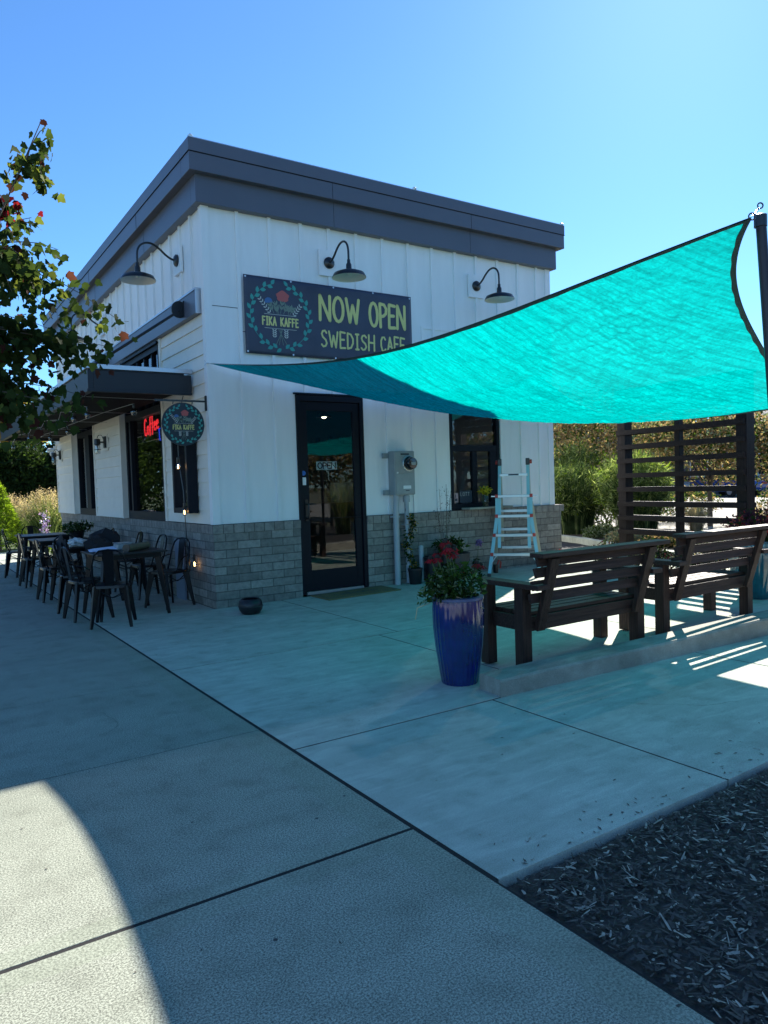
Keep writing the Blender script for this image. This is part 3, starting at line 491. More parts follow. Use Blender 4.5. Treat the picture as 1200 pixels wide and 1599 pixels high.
# serving window on the front
wf = MB(); T_ = .055
wf.box(WX0, WX0 + T_, .02, .12, WZ0, WZ1).box(WX1 - T_, WX1, .02, .12, WZ0, WZ1).box(WX0 + T_, WX1 - T_, .02, .12, WZ1 - T_, WZ1).box(WX0 + T_, WX1 - T_, .02, .12, WZ0, WZ0 + .09)
wf.box(WX0 + T_, WX1 - T_, .025, .10, 1.90, 1.99).box(4.12, 4.17, .03, .09, WZ0 + .09, 1.90).box(4.48, 4.615, .03, .09, WZ0 + .09, 1.90).box(4.17, 4.22, .04, .08, WZ0 + .09, 1.90)
sv = wf.build('serving_window', 'dark', bd, bevel=.003)
MB().box(WX0 + .05, WX1 - .05, .06, .066, WZ0 + .05, WZ1 - .05).build('pane', 'glass', sv)
MB().box(3.86, 4.72, -.19, .0, 1.03, 1.058).build('serving_shelf', 'curb', bd)
MB().box(3.76, 3.84, .05, .055, 1.14, 1.28).build('window_sticker', 'pinks', sv)
MB().box(3.87, 4.11, .046, .054, 1.13, 1.31).build('chalk_notice', 'ink', sv)
# side windows
for wi, (p, q) in enumerate(LW):
    t = .07; s_ = MB(); x0, x1 = -.01, .11
    s_.box(x0, x1, p, p + .025, HB + .006, 3.52).box(x0, x1, q - t, q, HB + .006, 3.52).box(x0, x1, p + .025, q - t, HB + .006, HB + .13).box(x0, x1, p + .025, q - t, 3.44, 3.52).box(x0, x1, p + .025, q - t, 2.58, 2.68)
    if wi == 1: s_.box(x0, x1, (p + q) / 2 - .18, (p + q) / 2 + .18, HB + .13, 2.58)
    else: s_.box(x0, x1, q - .30, q - .22, HB + .13, 2.58)
    for k in range(1, 5): yk = p + (q - p) * k / 5; s_.box(x0 + .02, x1 - .02, yk - .015, yk + .015, 2.68, 3.44)
    so = s_.build('side_window', 'dark', bd)
    MB().box(.045, .051, p + .01, q - .05, HB + .1, 3.46).build('pane', 'glass', so)
    MB().box(-.045, -.01, p - .03, q + .03, 3.52, 3.55).build('head_trim', 'dark', so)
# interior
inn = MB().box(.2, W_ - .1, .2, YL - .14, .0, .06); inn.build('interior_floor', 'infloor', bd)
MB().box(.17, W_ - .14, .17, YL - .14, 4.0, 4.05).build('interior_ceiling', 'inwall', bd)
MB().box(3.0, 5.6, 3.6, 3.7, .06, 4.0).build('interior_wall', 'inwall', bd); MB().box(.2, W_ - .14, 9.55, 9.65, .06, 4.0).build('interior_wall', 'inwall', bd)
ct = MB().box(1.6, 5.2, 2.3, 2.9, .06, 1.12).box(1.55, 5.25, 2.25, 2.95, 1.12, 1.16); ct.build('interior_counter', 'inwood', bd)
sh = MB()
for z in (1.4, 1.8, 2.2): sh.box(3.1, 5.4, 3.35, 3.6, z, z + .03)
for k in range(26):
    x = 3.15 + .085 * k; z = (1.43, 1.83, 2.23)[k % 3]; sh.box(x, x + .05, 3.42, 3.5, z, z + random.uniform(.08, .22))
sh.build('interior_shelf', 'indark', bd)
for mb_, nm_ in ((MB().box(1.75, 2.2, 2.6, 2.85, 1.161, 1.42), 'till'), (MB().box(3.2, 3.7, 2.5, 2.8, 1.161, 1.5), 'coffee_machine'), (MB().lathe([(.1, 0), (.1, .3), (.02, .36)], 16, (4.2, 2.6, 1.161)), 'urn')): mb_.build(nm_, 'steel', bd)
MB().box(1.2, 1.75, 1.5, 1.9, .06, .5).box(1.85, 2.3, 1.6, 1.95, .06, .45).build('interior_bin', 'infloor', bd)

# ---- canopy over the side windows
cn = thing('entrance_canopy', 'dark steel canopy projecting over the side windows, edged with bright flashing', 'canopy', (0, 0.5, 2.6))
CX, CY0, CY1, CZ0, CZ1 = -1.245, .52, 9.35, 2.64, 2.885
fr = MB().box(CX, CX + .06, CY0, CY1, CZ0, CZ1).box(CX + .06, -.012, CY0, CY0 + .06, CZ0, CZ1).box(CX + .06, -.012, CY1 - .06, CY1, CZ0, CZ1).box(CX + .01, -.10, CY0 + .01, CY1 - .01, CZ1, CZ1 + .02)
fr.box(CX - .012, -.012, CY0 - .012, CY0, CZ0 - .002, CZ0 + .03).box(CX - .012, CX, CY0, CY1, CZ0 - .002, CZ0 + .03)
fr.build('canopy_frame', 'canopy', cn, bevel=.004)
sf = MB()
y = CY0 + .06
while y < CY1 - .1:
    sf.box(CX + .06, -.09, y + .003, min(y + .147, CY1 - .06), CZ0 + .06, CZ0 + .085); y += .15
sf.box(CX + .06, -.09, CY0 + .06, CY1 - .06, CZ0 + .086, CZ0 + .1); sf.build('soffit', 'soffit', cn)
MB().box(CX - .014, -.004, CY0 - .014, CY0 + .05, CZ1 + .021, CZ1 + .075).box(CX - .014, CX + .05, CY0 + .05, CY1 + .014, CZ1 + .021, CZ1 + .075).box(CX + .05, -.004, CY1 - .05, CY1 + .014, CZ1 + .021, CZ1 + .075).build('flashing', 'flash', cn, bevel=.003)
for k, y in enumerate((.62, 4.9, 8.0)):
    rd = MB().tube([(-.10, y, 3.70), (-1.12, y + .12, 2.985)], .018, 8)
    ro = rd.build('tie_rod', 'black', cn)
    pm = MB().box(-.062, -.0505, y - .05, y + .05, 3.63, 3.82)
    pm.lathe([(.105, -.012), (.105, .012)], 24).xf(lambda p: p)
    n0 = 8; vs = pm.v[n0:]; pm.v[n0:] = [(-.10 + v[0] * .95, y + v[2], 3.715 + v[1]) for v in vs]
    pm.build('anchor_plate', 'black', ro)
    MB().box(-1.19, -1.05, y + .06, y + .18, CZ1 + .056, CZ1 + .11).build('clevis', 'black', ro, bevel=.004)

# ---- gooseneck lamps
def goose(label, wall, pos, group='gooseneck lamps on the cafe walls'):
    t = thing('gooseneck_lamp', label, 'wall lamp', (0, 0, 0), group)
    R_ = .52
    MB().box(-.14, .14, -.016, .016, -.17, .17).build('mounting_block', 'white', t, bevel=.003)
    MB().lathe([(.075, 0), (.075, .02), (.055, .035), (.02, .045)], 24).xf(lambda p: Vector((p.x, -.016 - p.z, p.y))).build('base_plate', 'black', t)
    P = [(0, -.04, 0), (0, -.10, .015), (0, -.17, .06), (0, -.24, .12), (0, -.32, .165), (0, -.40, .17), (0, -.47, .135), (0, -.51, .07), (0, -.52, -.01), (0, -.52, -.09)]
    V = [Vector(p) for p in P]; Q = []
    for i in range(len(V) - 1):
        a_, b_, c_, d_ = V[max(i - 1, 0)], V[i], V[i + 1], V[min(i + 2, len(V) - 1)]
        for k in range(4):
            s = k / 4; Q.append(0.5 * ((2 * b_) + (-a_ + c_) * s + (2 * a_ - 5 * b_ + 4 * c_ - d_) * s * s + (-a_ + 3 * b_ - 3 * c_ + d_) * s ** 3))
    Q.append(V[-1]); MB().tube(Q, .0135, 10).build('arm', 'black', t)
    sh = MB().lathe([(.215, -.315), (.212, -.30), (.19, -.262), (.12, -.235), (.055, -.222), (.036, -.21), (.034, -.15), (.022, -.13), (.02, -.09)], 40, (0, -.52, 0), cap=False)
    so = sh.build('shade', 'black', t)
    MB().lathe([(.2135, -.316), (.205, -.300), (.183, -.266), (.12, -.24), (.03, -.23), (.001, -.23)], 40, (0, -.52, 0), cap=False).build('shade_lining', 'lampin', so)
    MB().ball((0, -.52, -.265), .03, 8).build('bulb', 'lampin', so)
    t.location = pos
    if wall == 'left': t.rotation_euler = (0, 0, -math.pi / 2)
    return t
goose('black gooseneck lamp mounted above the NOW OPEN banner', 'front', (1.718, 0.004, 4.373))
goose('black gooseneck lamp on the front wall near the far end, above the shade sail', 'front', (4.248, 0.004, 4.376))
goose('black gooseneck lamp on the side wall nearest the building corner', 'left', (0.004, .885, 4.405))
goose('black gooseneck lamp on the side wall half hidden by maple leaves', 'left', (0.004, 5.10, 4.405))
# ---- sconces
def sconce(label, y, z):
    t = thing('wall_sconce', label, 'wall sconce', (-.08, y, z), 'black wall sconces between the side windows')
    MB().box(-.094, -.078, y - .13, y + .13, z - .15, z + .13).build('mounting_block', 'cream', t)
    MB().box(-.125, -.094, y - .055, y + .055, z - .10, z + .10).build('back_plate', 'black', t, bevel=.006)
    MB().tube([(-.12, y, z + .0), (-.17, y, z), (-.235, y, z), (-.235, y, z - .03)], .014).tube([(-.13, y, z + .06), (-.16, y, z + .12), (-.21, y, z + .12), (-.235, y, z + .07)], .006).build('arm', 'black', t)
    MB().lathe([(.02, .04), (.05, .03), (.055, -.06), (.03, -.08)], 16, (-.235, y, z + .02)).build('socket', 'black', t)
    MB().box(-.285, -.185, y - .05, y + .05, z - .135, z - .125).tube([(-.235, y, z - .06), (-.235, y, z - .17)], .01).build('guard', 'black', t)
    MB().lathe([(.045, 0), (.05, -.05), (.045, -.14), (.02, -.15)], 16, (-.235, y, z - .06)).build('globe', 'bulb', t)
sconce('black wall sconce on the siding between the two side windows', 4.85, 2.33)
sconce('black wall sconce at the far end of the side wall', 9.15, 2.32)
# security camera and junction boxes at the far corner
t = thing('security_camera', 'white security camera on a bracket at the far side corner under the canopy', 'camera', (-.08, YL - .05, 2.5))
MB().box(-.12, -.03, YL - .1, YL + .02, 2.45, 2.56).build('bracket', 'lampin', t); MB().lathe([(.045, 0), (.05, .03), (.05, .14), (.03, .16)], 16).xf(lambda p: Vector((-.10 - p.z, YL - .02, 2.46 + p.x * 0 + p.y)) + Vector((0, p.x, 0))).build('housing', 'lampin', t); MB().ball((-.16, YL - .05, 2.38), .055, 8).build('dome', 'lampin', t)

# ---- lettering by strokes (unit height 1, width as given)
ST = {
 'N': (.56, [[(0, 0), (.02, 1)], [(.02, 1), (.54, 0)], [(.54, 0), (.55, 1)]]), 'O': (.56, [[(.28 + .27 * math.cos(k * .3927), .5 + .5 * math.sin(k * .3927)) for k in range(17)]]),
 'W': (.72, [[(0, 1), (.18, .02)], [(.18, .02), (.36, .75)], [(.36, .75), (.54, .0)], [(.54, 0), (.72, 1)]]), 'P': (.46, [[(.02, 0), (.0, 1)], [(0, 1), (.3, .97), (.45, .8), (.42, .6), (.25, .48), (.02, .45)]]),
 'E': (.42, [[(.0, 0), (.02, 1)], [(.02, 1), (.42, .96)], [(0, .52), (.34, .53)], [(0, 0), (.42, .02)]]), 'S': (.44, [[(.42, .86), (.3, .99), (.12, .95), (.03, .78), (.1, .6), (.34, .42), (.42, .22), (.3, .04), (.12, 0), (.0, .12)]]),
 'D': (.48, [[(0, 0), (.02, 1)], [(.02, 1), (.3, .93), (.47, .66), (.46, .36), (.3, .08), (0, 0)]]), 'I': (.30, [[(.15, 0), (.15, 1)], [(.03, 1), (.27, 1)], [(.03, 0), (.27, 0)]]), 'H': (.50, [[(0, 0), (.02, 1)], [(.48, 0), (.5, 1)], [(0, .52), (.5, .5)]]),
 'C': (.46, [[(.45, .82), (.34, .98), (.16, .96), (.03, .72), (.02, .36), (.12, .06), (.3, .0), (.45, .14)]]), 'A': (.50, [[(0, 0), (.26, 1)], [(.26, 1), (.5, 0)], [(.1, .36), (.42, .36)]]), 'F': (.42, [[(.0, 0), (.02, 1)], [(.02, 1), (.42, .97)], [(.01, .54), (.34, .54)]]),
 'K': (.46, [[(0, 0), (0, 1)], [(.44, 1), (.02, .46)], [(.1, .56), (.46, 0)]]), 'L': (.38, [[(0, 1), (0, 0), (.38, 0)]]), 'T': (.44, [[(.22, 0), (.22, 1)], [(0, 1), (.44, 1)]]), ' ': (.40, []),
 'o': (.42, [[(.2 + .2 * math.cos(k * .3927), .25 + .25 * math.sin(k * .3927)) for k in range(17)]]), 'f': (.34, [[(.34, .92), (.24, 1.0), (.14, .85), (.12, .0), (.06, -.15)], [(0, .5), (.28, .5)]]), 'e': (.40, [[(.0, .25), (.36, .3), (.3, .5), (.12, .5), (.0, .25), (.1, .03), (.3, .0), (.4, .1)]]),
 'w': (.6, [[(0, .5), (.12, 0), (.28, .4), (.42, 0), (.58, .5)]]), 'l': (.3, [[(0, 0), (.18, .6), (.2, 1), (.08, .9), (.1, .1), (.26, 0)]]), 'c': (.36, [[(.34, .42), (.16, .5), (.0, .25), (.14, 0), (.34, .06)]]), 'm': (.66, [[(0, 0), (.05, .5)], [(.05, .35), (.2, .5), (.3, .35), (.3, 0)], [(.3, .35), (.46, .5), (.58, .35), (.6, 0)]]),
}
def ribbon(mb, pts, w, f3, nseg=6):
    pts = [Vector(p) for p in pts]; L_, R2 = [], []
    for i, p in enumerate(pts):
        d = (pts[min(i + 1, len(pts) - 1)] - pts[max(i - 1, 0)]).normalized(); n_ = Vector((-d.y, d.x)); L_.append(p + n_ * w / 2); R2.append(p - n_ * w / 2)
    vs = [f3(q.x, q.y, 0) for q in L_ + R2]; k = len(pts); mb.add(vs, [(i, i + 1, k + i + 1, k + i) for i in range(k - 1)])
    for c in (pts[0], pts[-1]):
        mb.add([f3(c.x + w / 2 * math.cos(a_ * math.pi / 4), c.y + w / 2 * math.sin(a_ * math.pi / 4), -.0002) for a_ in range(8)], [tuple(range(8))])
def text_width(s, h, gap=.16): return sum(ST[c][0] + gap for c in s) * h - gap * h
def write(mb, s, x, y, h, w, f3, width=None, gap=.16, jit=0.0):
    k = (width / text_width(s, h, gap)) if width else 1.0
    for c in s:
        cw, ls = ST[c]; hh = h * (1 + random.uniform(-jit, jit))
        for l in ls: ribbon(mb, [(x + p[0] * h * k, y + p[1] * hh) for p in l], w, f3)
        x += (cw + gap) * h * k
def leafpoly(mb, x, y, ang, ln, wd, f3, z=0):
    c, s = math.cos(ang), math.sin(ang); P = [(0, 0), (.3, .5), (.65, .45), (1, 0), (.65, -.45), (.3, -.5)]
    mb.add([f3(x + (px * ln) * c - (py * wd) * s, y + (px * ln) * s + (py * wd) * c, z) for px, py in P], [tuple(range(6))])
def logo(parent, f3, r):
    wr = MB()
    for k in range(44):
        a_ = 2 * math.pi * k / 44
        if 10 <= k <= 12 or k in (27, 38): continue
        right = a_ < math.pi / 2 or a_ > 1.5 * math.pi; dirn = a_ + (math.pi / 2 if right else -math.pi / 2); sg_o = (-1 if right else 1) * (1 if k % 2 else -1)
        x, y = r * .93 * math.cos(a_), r * .93 * math.sin(a_)
        leafpoly(wr, x, y, dirn + sg_o * .62, r * .19, r * .105, f3)
    for s0, s1 in ((-1.3, 1.3), (1.84, 4.44)):
        ribbon(wr, [(r * .93 * math.cos(s0 + (s1 - s0) * i / 24), r * .93 * math.sin(s0 + (s1 - s0) * i / 24)) for i in range(25)], r * .014, f3)
    wr.build('wreath_print', 'leafp', parent)
    fl_ = MB(); cx, cy = .09 * r, .58 * r
    fl_.add([f3(cx + r * .2 * math.cos(a_) * (1 + .12 * math.sin(a_ * 7)), cy + r * .16 * math.sin(a_) * (1 + .12 * math.sin(a_ * 5)), 0) for a_ in [2 * math.pi * i / 22 for i in range(22)]], [tuple(range(22))])
    fl_.build('red_flower_print', 'redp', parent)
    b_ = MB(); b_.add([f3(-.36 * r + r * .12 * math.cos(a_), .40 * r + r * .11 * math.sin(a_), 0) for a_ in [math.pi * i / 8 - .3 for i in range(11)]], [tuple(range(11))]); b_.build('blue_flower_print', 'bluep', parent)
    sg = MB()
    for (x0_, y0_, x1_, y1_) in ((0, .05, .08, .45), (-.2, .05, -.34, .36), (-.05, .05, -.17, .42), (.1, .05, .22, .34), (.3, .05, .42, .3), (.25, .05, .28, .3), (-.1, .05, -.12, .25)):
        ribbon(sg, [(x0_ * r, y0_ * r + .02 * r), (x1_ * r, y1_ * r)], r * .015, f3)
        an = math.atan2(y1_ - y0_, x1_ - x0_)
        for q in (.35, .65): leafpoly(sg, (x0_ + (x1_ - x0_) * q) * r, (y0_ + (y1_ - y0_) * q) * r, an + .5, r * .17, r * .05, f3, .0003); leafpoly(sg, (x0_ + (x1_ - x0_) * q) * r, (y0_ + (y1_ - y0_) * q) * r, an - .5, r * .17, r * .05, f3, .0006)
    sg.build('stem_print', 'oliv', parent); sg = MB()
    for q in (-.12, -.04, .04, .1): ribbon(sg, [(q * r * .6, -.38 * r), (-q * r * 1.6, -.82 * r)], r * .015, f3)
    sg.build('tied_stem_print', 'oliv', parent)
    iv = MB()
    for (x0_, y0_, dx, dy, nn) in ((-.32, .08, -.34, .42, 6), (.42, .06, .26, .34, 5), (-.2, -.62, 0, .24, 4), (.17, -.62, 0, .24, 4)):
        an = math.atan2(dy, dx)
        for i in range(nn):
            q = i / nn
            for s in (1, -1): leafpoly(iv, (x0_ + dx * q) * r, (y0_ + dy * q) * r, an + s * .8, r * .10, r * .035, f3)
    ribbon(iv, [(-.5 * r, .04 * r), (.5 * r, .04 * r)], r * .012, f3); ribbon(iv, [(-.5 * r, -.36 * r), (.5 * r, -.36 * r)], r * .012, f3)
    iv.build('ivory_print', 'ivory', parent)
    tx = MB(); write(tx, 'FIKA KAFFE', -.56 * r, -.27 * r, .23 * r, .042 * r, f3, width=1.12 * r, gap=.24); tx.build('lettering', 'yel', parent)

# ---- banner
bn = thing('now_open_banner', 'dark navy vinyl banner with wreath emblem and yellow NOW OPEN SWEDISH CAFE lettering', 'banner', (1.77, -.01, 3.6))
nxx, nyy = 60, 24; V = []; Fc = []
def by(x, z): return -.012 - .006 * (1 + math.sin(x * 5.3 + z * 3) * math.cos(z * 4.1 + x)) * min(1, 12 * min(x - .506, 3.028 - x, z - 3.118, 4.08 - z) + .1)
for j in range(nyy + 1):
    for i in range(nxx + 1): x = .506 + 2.522 * i / nxx; z = 3.118 + .96 * j / nyy; V.append((x, by(x, z), z))
Fc = [(j * (nxx + 1) + i, j * (nxx + 1) + i + 1, (j + 1) * (nxx + 1) + i + 1, (j + 1) * (nxx + 1) + i) for j in range(nyy) for i in range(nxx)]
pan = MB().add(V, Fc, True).build('banner_sheet', 'navy', bn)
md = pan.modifiers.new('thickness', 'SOLIDIFY'); md.thickness = .0015; md.offset = 0
fB = lambda x, z, d: Vector((x, by(x, z) - .004 - d, z))
logo(pan, lambda x, z, d: fB(x + .985, z + 3.605, d), .435)
tx = MB(); write(tx, 'NOW', 1.555, 3.62, .315, .044, fB, width=.60, gap=.18); write(tx, 'OPEN', 2.325, 3.61, .315, .044, fB, width=.58, gap=.18)
write(tx, 'SWEDISH', 1.565, 3.275, .205, .027, fB, width=.82, gap=.2, jit=.05); write(tx, 'CAFE', 2.49, 3.28, .205, .027, fB, width=.40, gap=.2, jit=.05)
tx.build('lettering', 'yel', pan)
gm = MB()
for x, z in [(.53, 4.055), (3.0, 4.05), (.53, 3.14), (3.0, 3.145)] + [(.53 + .62 * k, 4.06) for k in (1, 2, 3)] + [(.53 + .62 * k, 3.135) for k in (1, 2, 3)]:
    gm.lathe([(.012, 0), (.012, .003)], 12).v[-24:]; 
    gm.v[-24:] = [(x + v[0], by(x, z) - .004 - v[2], z + v[1]) for v in gm.v[-24:]]
gm.build('grommet', 'flash', pan)

# ---- round hanging sign
hs = thing('round_hanging_sign', 'round dark blue emblem sign hanging from an iron bracket at the corner', 'sign', (0, .07, 2.5))
MB().box(-.012, .004, .05, .09, 2.40, 2.58).box(-.62, -.012, .062, .078, 2.50, 2.522).build('bracket', 'black', hs)
MB().tube([(-.40, .07, 2.50), (-.405, .07, 2.47)], .006).tube([(-.17, .07, 2.50), (-.175, .07, 2.47)], .006).build('hanger', 'black', hs)
dk = MB().lathe([(.255, -.009), (.255, .009)], 48).xf(lambda p: Vector((-.29 + p.x, .07 + p.z, 2.235 + p.y))); disc = dk.build('sign_disc', 'navyc', hs)
logo(disc, lambda x, z, d: Vector((-.29 + x, .0585 - d, 2.235 + z)), .225)
# ---- wall mirror
mr = thing('wall_mirror', 'tall narrow black framed mirror hung on the lap siding near the corner', 'mirror', (-.02, .85, 1.15))
MB().box(-.125, .005, .50, .56, 1.16, 2.18).box(-.125, .005, 1.04, 1.10, 1.16, 2.18).box(-.125, .005, .56, 1.04, 1.16, 1.23).box(-.125, .005, .56, 1.04, 2.11, 2.18).build('frame', 'dark', mr, bevel=.004)
MB().box(-.045, .0, .56, 1.04, 1.23, 2.11).build('mirror_glass', 'mirror', mr)
# ---- neon sign in the window
nn = thing('neon_sign', 'red neon Coffee script with blue cup behind the side window', 'neon sign', (.09, 2.5, 2.3))
nt_ = MB(); 
def fN(x, z, d): return Vector((.085, 3.05 - x * .95, 2.30 + z + x * .10))
x = 0.0
for ch in 'Coffee':
    cw, ls = ST[ch]
    for l in ls: nt_.tube([fN(x + p[0] * .26, p[1] * .26, 0) for p in l], .009, 6)
    x += (cw + .1) * .27
nt_.build('red_tube', 'neonr', nn)
MB().tube([(.085, 2.30, 2.36), (.085, 2.28, 2.20), (.085, 2.16, 2.18), (.085, 2.08, 2.22), (.085, 2.06, 2.38), (.085, 2.30, 2.36)], .009, 6).tube([(.085, 2.05, 2.33), (.085, 1.98, 2.32), (.085, 2.0, 2.24), (.085, 2.07, 2.24)], .008, 6).build('blue_tube', 'neonb', nn)
MB().tube([(.085, 2.2, 2.42), (.085, 2.17, 2.47), (.085, 2.2, 2.52), (.085, 2.16, 2.58)], .008, 6).build('steam_tube', 'lampin', nn)
MB().tube([(.10, 3.7, 2.22), (.10, 1.95, 2.22)], .006, 6).build('hanging_rail', 'flash', nn)
# ---- OPEN letters on the door card
ow = MB(); write(ow, 'OPEN', 1.49, 1.683, .075, .017, lambda x, z, d: Vector((x, .0645 - d, z)), width=.27, gap=.12); ow.build('lettering', 'ink', door)
lt = MB(); write(lt, 'LOTT', 3.885, 1.235, .05, .006, lambda x, z, d: Vector((x, .0455 - d, z)), width=.17, gap=.3); lt.build('lettering', 'ivory', sv)
MB().box(3.775, 3.825, .0485, .0495, 1.16, 1.20).box(3.785, 3.80, .0485, .0495, 1.21, 1.26).build('sticker_mark', 'ink', sv)
# ---- interior lamps
for (x, y, z, lb) in ((1.95, 1.6, 2.55, 'lit pendant lamp seen through the glass door'), (2.9, 2.4, 2.6, 'lit pendant lamp over the counter inside the cafe'), (4.3, 1.7, 2.62, 'lit pendant lamp behind the serving window')):
    t = thing('pendant_lamp', lb, 'pendant lamp', (x, y, z), 'pendant lamps inside the cafe')
    MB().tube([(x, y, z + .12), (x, y, 4.0)], .006, 6).build('cable', 'black', t)
    MB().lathe([(.13, 0), (.12, .03), (.06, .09), (.02, .12)], 24, (x, y, z), cap=False).build('lamp_shade', 'black', t); MB().ball((x, y, z + .015), .045, 8, .7).build('bulb', 'lamp', t)

# ---- electric meter with conduits
em = thing('electric_meter', 'grey electric meter cabinet with round glass dial on the front wall', 'electric meter', (2.73, 0, 1.3))
MB().box(2.555, 2.90, -.165, -.005, 1.29, 1.90).build('cabinet', 'grey', em, bevel=.012)
MB().box(2.575, 2.88, -.174, -.165, 1.31, 1.585).box(2.575, 2.88, -.172, -.165, 1.60, 1.88).build('cover_panel', 'grey', em, bevel=.006)
dlm = MB().lathe([(.098, 0), (.098, .03), (.088, .035), (.085, .10), (.07, .12), (.001, .124)], 32).xf(lambda p: Vector((2.785 + p.x, -.172 - p.z, 1.725 + p.y)))
dlm.build('dial', 'cglass', em); MB().lathe([(.107, 0), (.107, .022), (.095, .03)], 32).xf(lambda p: Vector((2.785 + p.x, -.172 - p.z, 1.725 + p.y))).build('dial_ring', 'alu', em)
MB().box(2.75, 2.82, -.299, -.297, 1.70, 1.74).build('dial_plate', 'meterg', em)
MB().box(2.69, 2.82, -.177, -.174, 1.375, 1.42).build('label_plate', 'sticker', em); MB().box(2.66, 2.80, -.175, -.172, 1.845, 1.865).box(2.73, 2.79, -.177, -.174, 1.345, 1.355).build('label_mark', 'ink', em)
MB().lathe([(.012, 0), (.012, .015)], 10).xf(lambda p: Vector((2.60 + p.x, -.165 - p.z, 1.60 + p.y))).build('seal', 'sticker', em)
for z in (1.33, 1.84): MB().box(2.46, 2.555, -.03, -.005, z - .035, z + .035).box(2.47, 2.50, -.045, -.03, z - .02, z + .02).build('mounting_lug', 'grey', em)
MB().tube([(2.615, -.08, .04), (2.615, -.08, 1.10), (2.62, -.09, 1.22), (2.62, -.09, 1.30)], .042, 14).box(2.56, 2.67, -.10, -.005, .98, 1.0).build('conduit', 'conduit', em)
MB().tube([(2.80, -.08, .05), (2.80, -.08, 1.30)], .034, 14).lathe([(.05, 1.19), (.05, 1.28)], 14, (2.80, -.08, 0)).box(2.75, 2.85, -.10, -.005, .86, .88).build('conduit', 'conduit', em)

# ---- shade sail with pole
C = np.array([[[.03, -.047, 2.951], [1.733, -.53, 2.496], [3.568, -.548, 2.597], [5.412, -.159, 3.086]], [[1.083, -2.304, 2.573], [1.724, -2.106, 1.486], [3.446, -1.988, 2.151], [4.889, -1.739, 2.156]],
              [[.471, -4.076, 2.621], [1.83, -4.179, 1.927], [3.277, -3.647, 1.477], [3.885, -3.069, 1.985]], [[.542, -6.399, 2.746], [1.71, -5.358, 2.657], [3.278, -5.231, 2.345], [4.056, -4.644, 2.068]]])
def bern(t): return np.array([(1 - t) ** 3, 3 * t * (1 - t) ** 2, 3 * t * t * (1 - t), t ** 3])
def SP(u, v): return np.einsum('i,j,ijk->k', bern(u), bern(v), C)
NS = 240; tt = np.linspace(0, 1, NS + 1); Bt = np.stack([bern(t) for t in tt]); G = np.einsum('ui,vj,ijk->uvk', Bt, Bt, C)
uu, vv = np.meshgrid(tt, tt, indexing='ij'); ed = np.minimum(np.minimum(uu, 1 - uu), np.minimum(vv, 1 - vv)); am = np.clip(ed * 8, 0, 1)
wr_ = 0
for k in range(40):   # tension wrinkles fanning from the corners
    cu, cv = ((0, 0), (1, 0), (1, 1), (1, 0), (1, 1))[k % 5]; an = rng.uniform(0.1, 1.45); du, dv = (uu - cu), (vv - cv); ang = np.arctan2(np.abs(dv), np.abs(du) + 1e-6); rad = np.hypot(du, dv)
    wr_ = wr_ + rng.uniform(.3, 1) * np.exp(-((ang - an - .08 * np.sin(rad * rng.uniform(3, 9) + k)) / .03) ** 2) * np.clip(rad * 3, 0, 1) * np.exp(-rad * rng.uniform(.8, 2.2))
wr_ = wr_ + .25 * np.sin(uu * 43 + 3 * np.sin(vv * 7)) * np.sin(vv * 29 + 2 * np.sin(uu * 9))
X_, Y_ = G[..., 0], G[..., 1]; cr_ = 0
for k in range(26):
    th = rng.uniform(-.5, 1.3) if k % 3 else rng.uniform(1.3, 2.6); wl_ = rng.uniform(.10, .5); ph = rng.uniform(0, 6.28); q_ = (X_ * np.cos(th) + Y_ * np.sin(th)) * 2 * np.pi / wl_ + 1.6 * np.sin(X_ * rng.uniform(1, 4) + Y_ * rng.uniform(1, 4) + ph)
    mk = np.clip(np.sin(X_ * rng.uniform(.8, 2.5) + Y_ * rng.uniform(.8, 2.5) + rng.uniform(0, 6)), 0, 1); cr_ = cr_ + (1 - np.abs(np.sin(q_))) ** 3 * wl_ * mk
G[..., 2] += (.017 * wr_ + .018 * cr_) * am
sl_ = thing('shade_sail', 'large turquoise shade sail slung from the cafe wall to a tall pole', 'shade sail', tuple(G[0, 0]))
Fc = [(i * (NS + 1) + j, (i + 1) * (NS + 1) + j, (i + 1) * (NS + 1) + j + 1, i * (NS + 1) + j + 1) for i in range(NS) for j in range(NS)]
cl = MB().add([tuple(p) for p in G.reshape(-1, 3)], Fc, True).build('sail_cloth', 'sail', sl_)
hm = MB()
def hem(points, inner, off, w0=.032, w1=.032):
    vs = []
    for i_, (p, q) in enumerate(zip(points, inner)):
        d = (q - p); d = d / np.linalg.norm(d); wv = (w0 + (w1 - w0) * min(1, i_ / 180)) * (1 + .1 * math.sin(p[0] * 19 + p[1] * 13)); vs += [p - d * .006 + (0, 0, off), p + d * wv + (0, 0, off)]
    n_ = len(points); hm.add(vs, [(2 * i, 2 * i + 1, 2 * i + 3, 2 * i + 2) for i in range(n_ - 1)])
for off in (-.004, .004):
    hem(G[:, 0], G[:, 9], off, .007, .028); hem(G[NS, :], G[NS - 9, :], off); hem(G[:, NS], G[:, NS - 9], off * .8)
hm.build('hem', 'hem', sl_)
PB = Vector((.70, -6.36, 0))
tk = MB(); p0 = Vector(G[NS, 0]); pt = Vector((PB.x, PB.y, 2.83)); mid = (p0 + pt) / 2
def ringm(mb, c, r_, axis): mb.tube([c + Vector((r_ * math.cos(a_) * axis[0], r_ * math.cos(a_) * axis[1], r_ * math.sin(a_))) for a_ in [2 * math.pi * i / 16 for i in range(16)]], .004, 6, closed=True)
ringm(tk, p0 + Vector((.01, .0, .01)), .017, (.83, -.55)); tk.tube([p0 + Vector((.03, .008, .02)), pt + Vector((-.02, -.005, -.0))], .0035, 6); ringm(tk, pt + Vector((0, 0, .02)), .014, (.83, -.55))
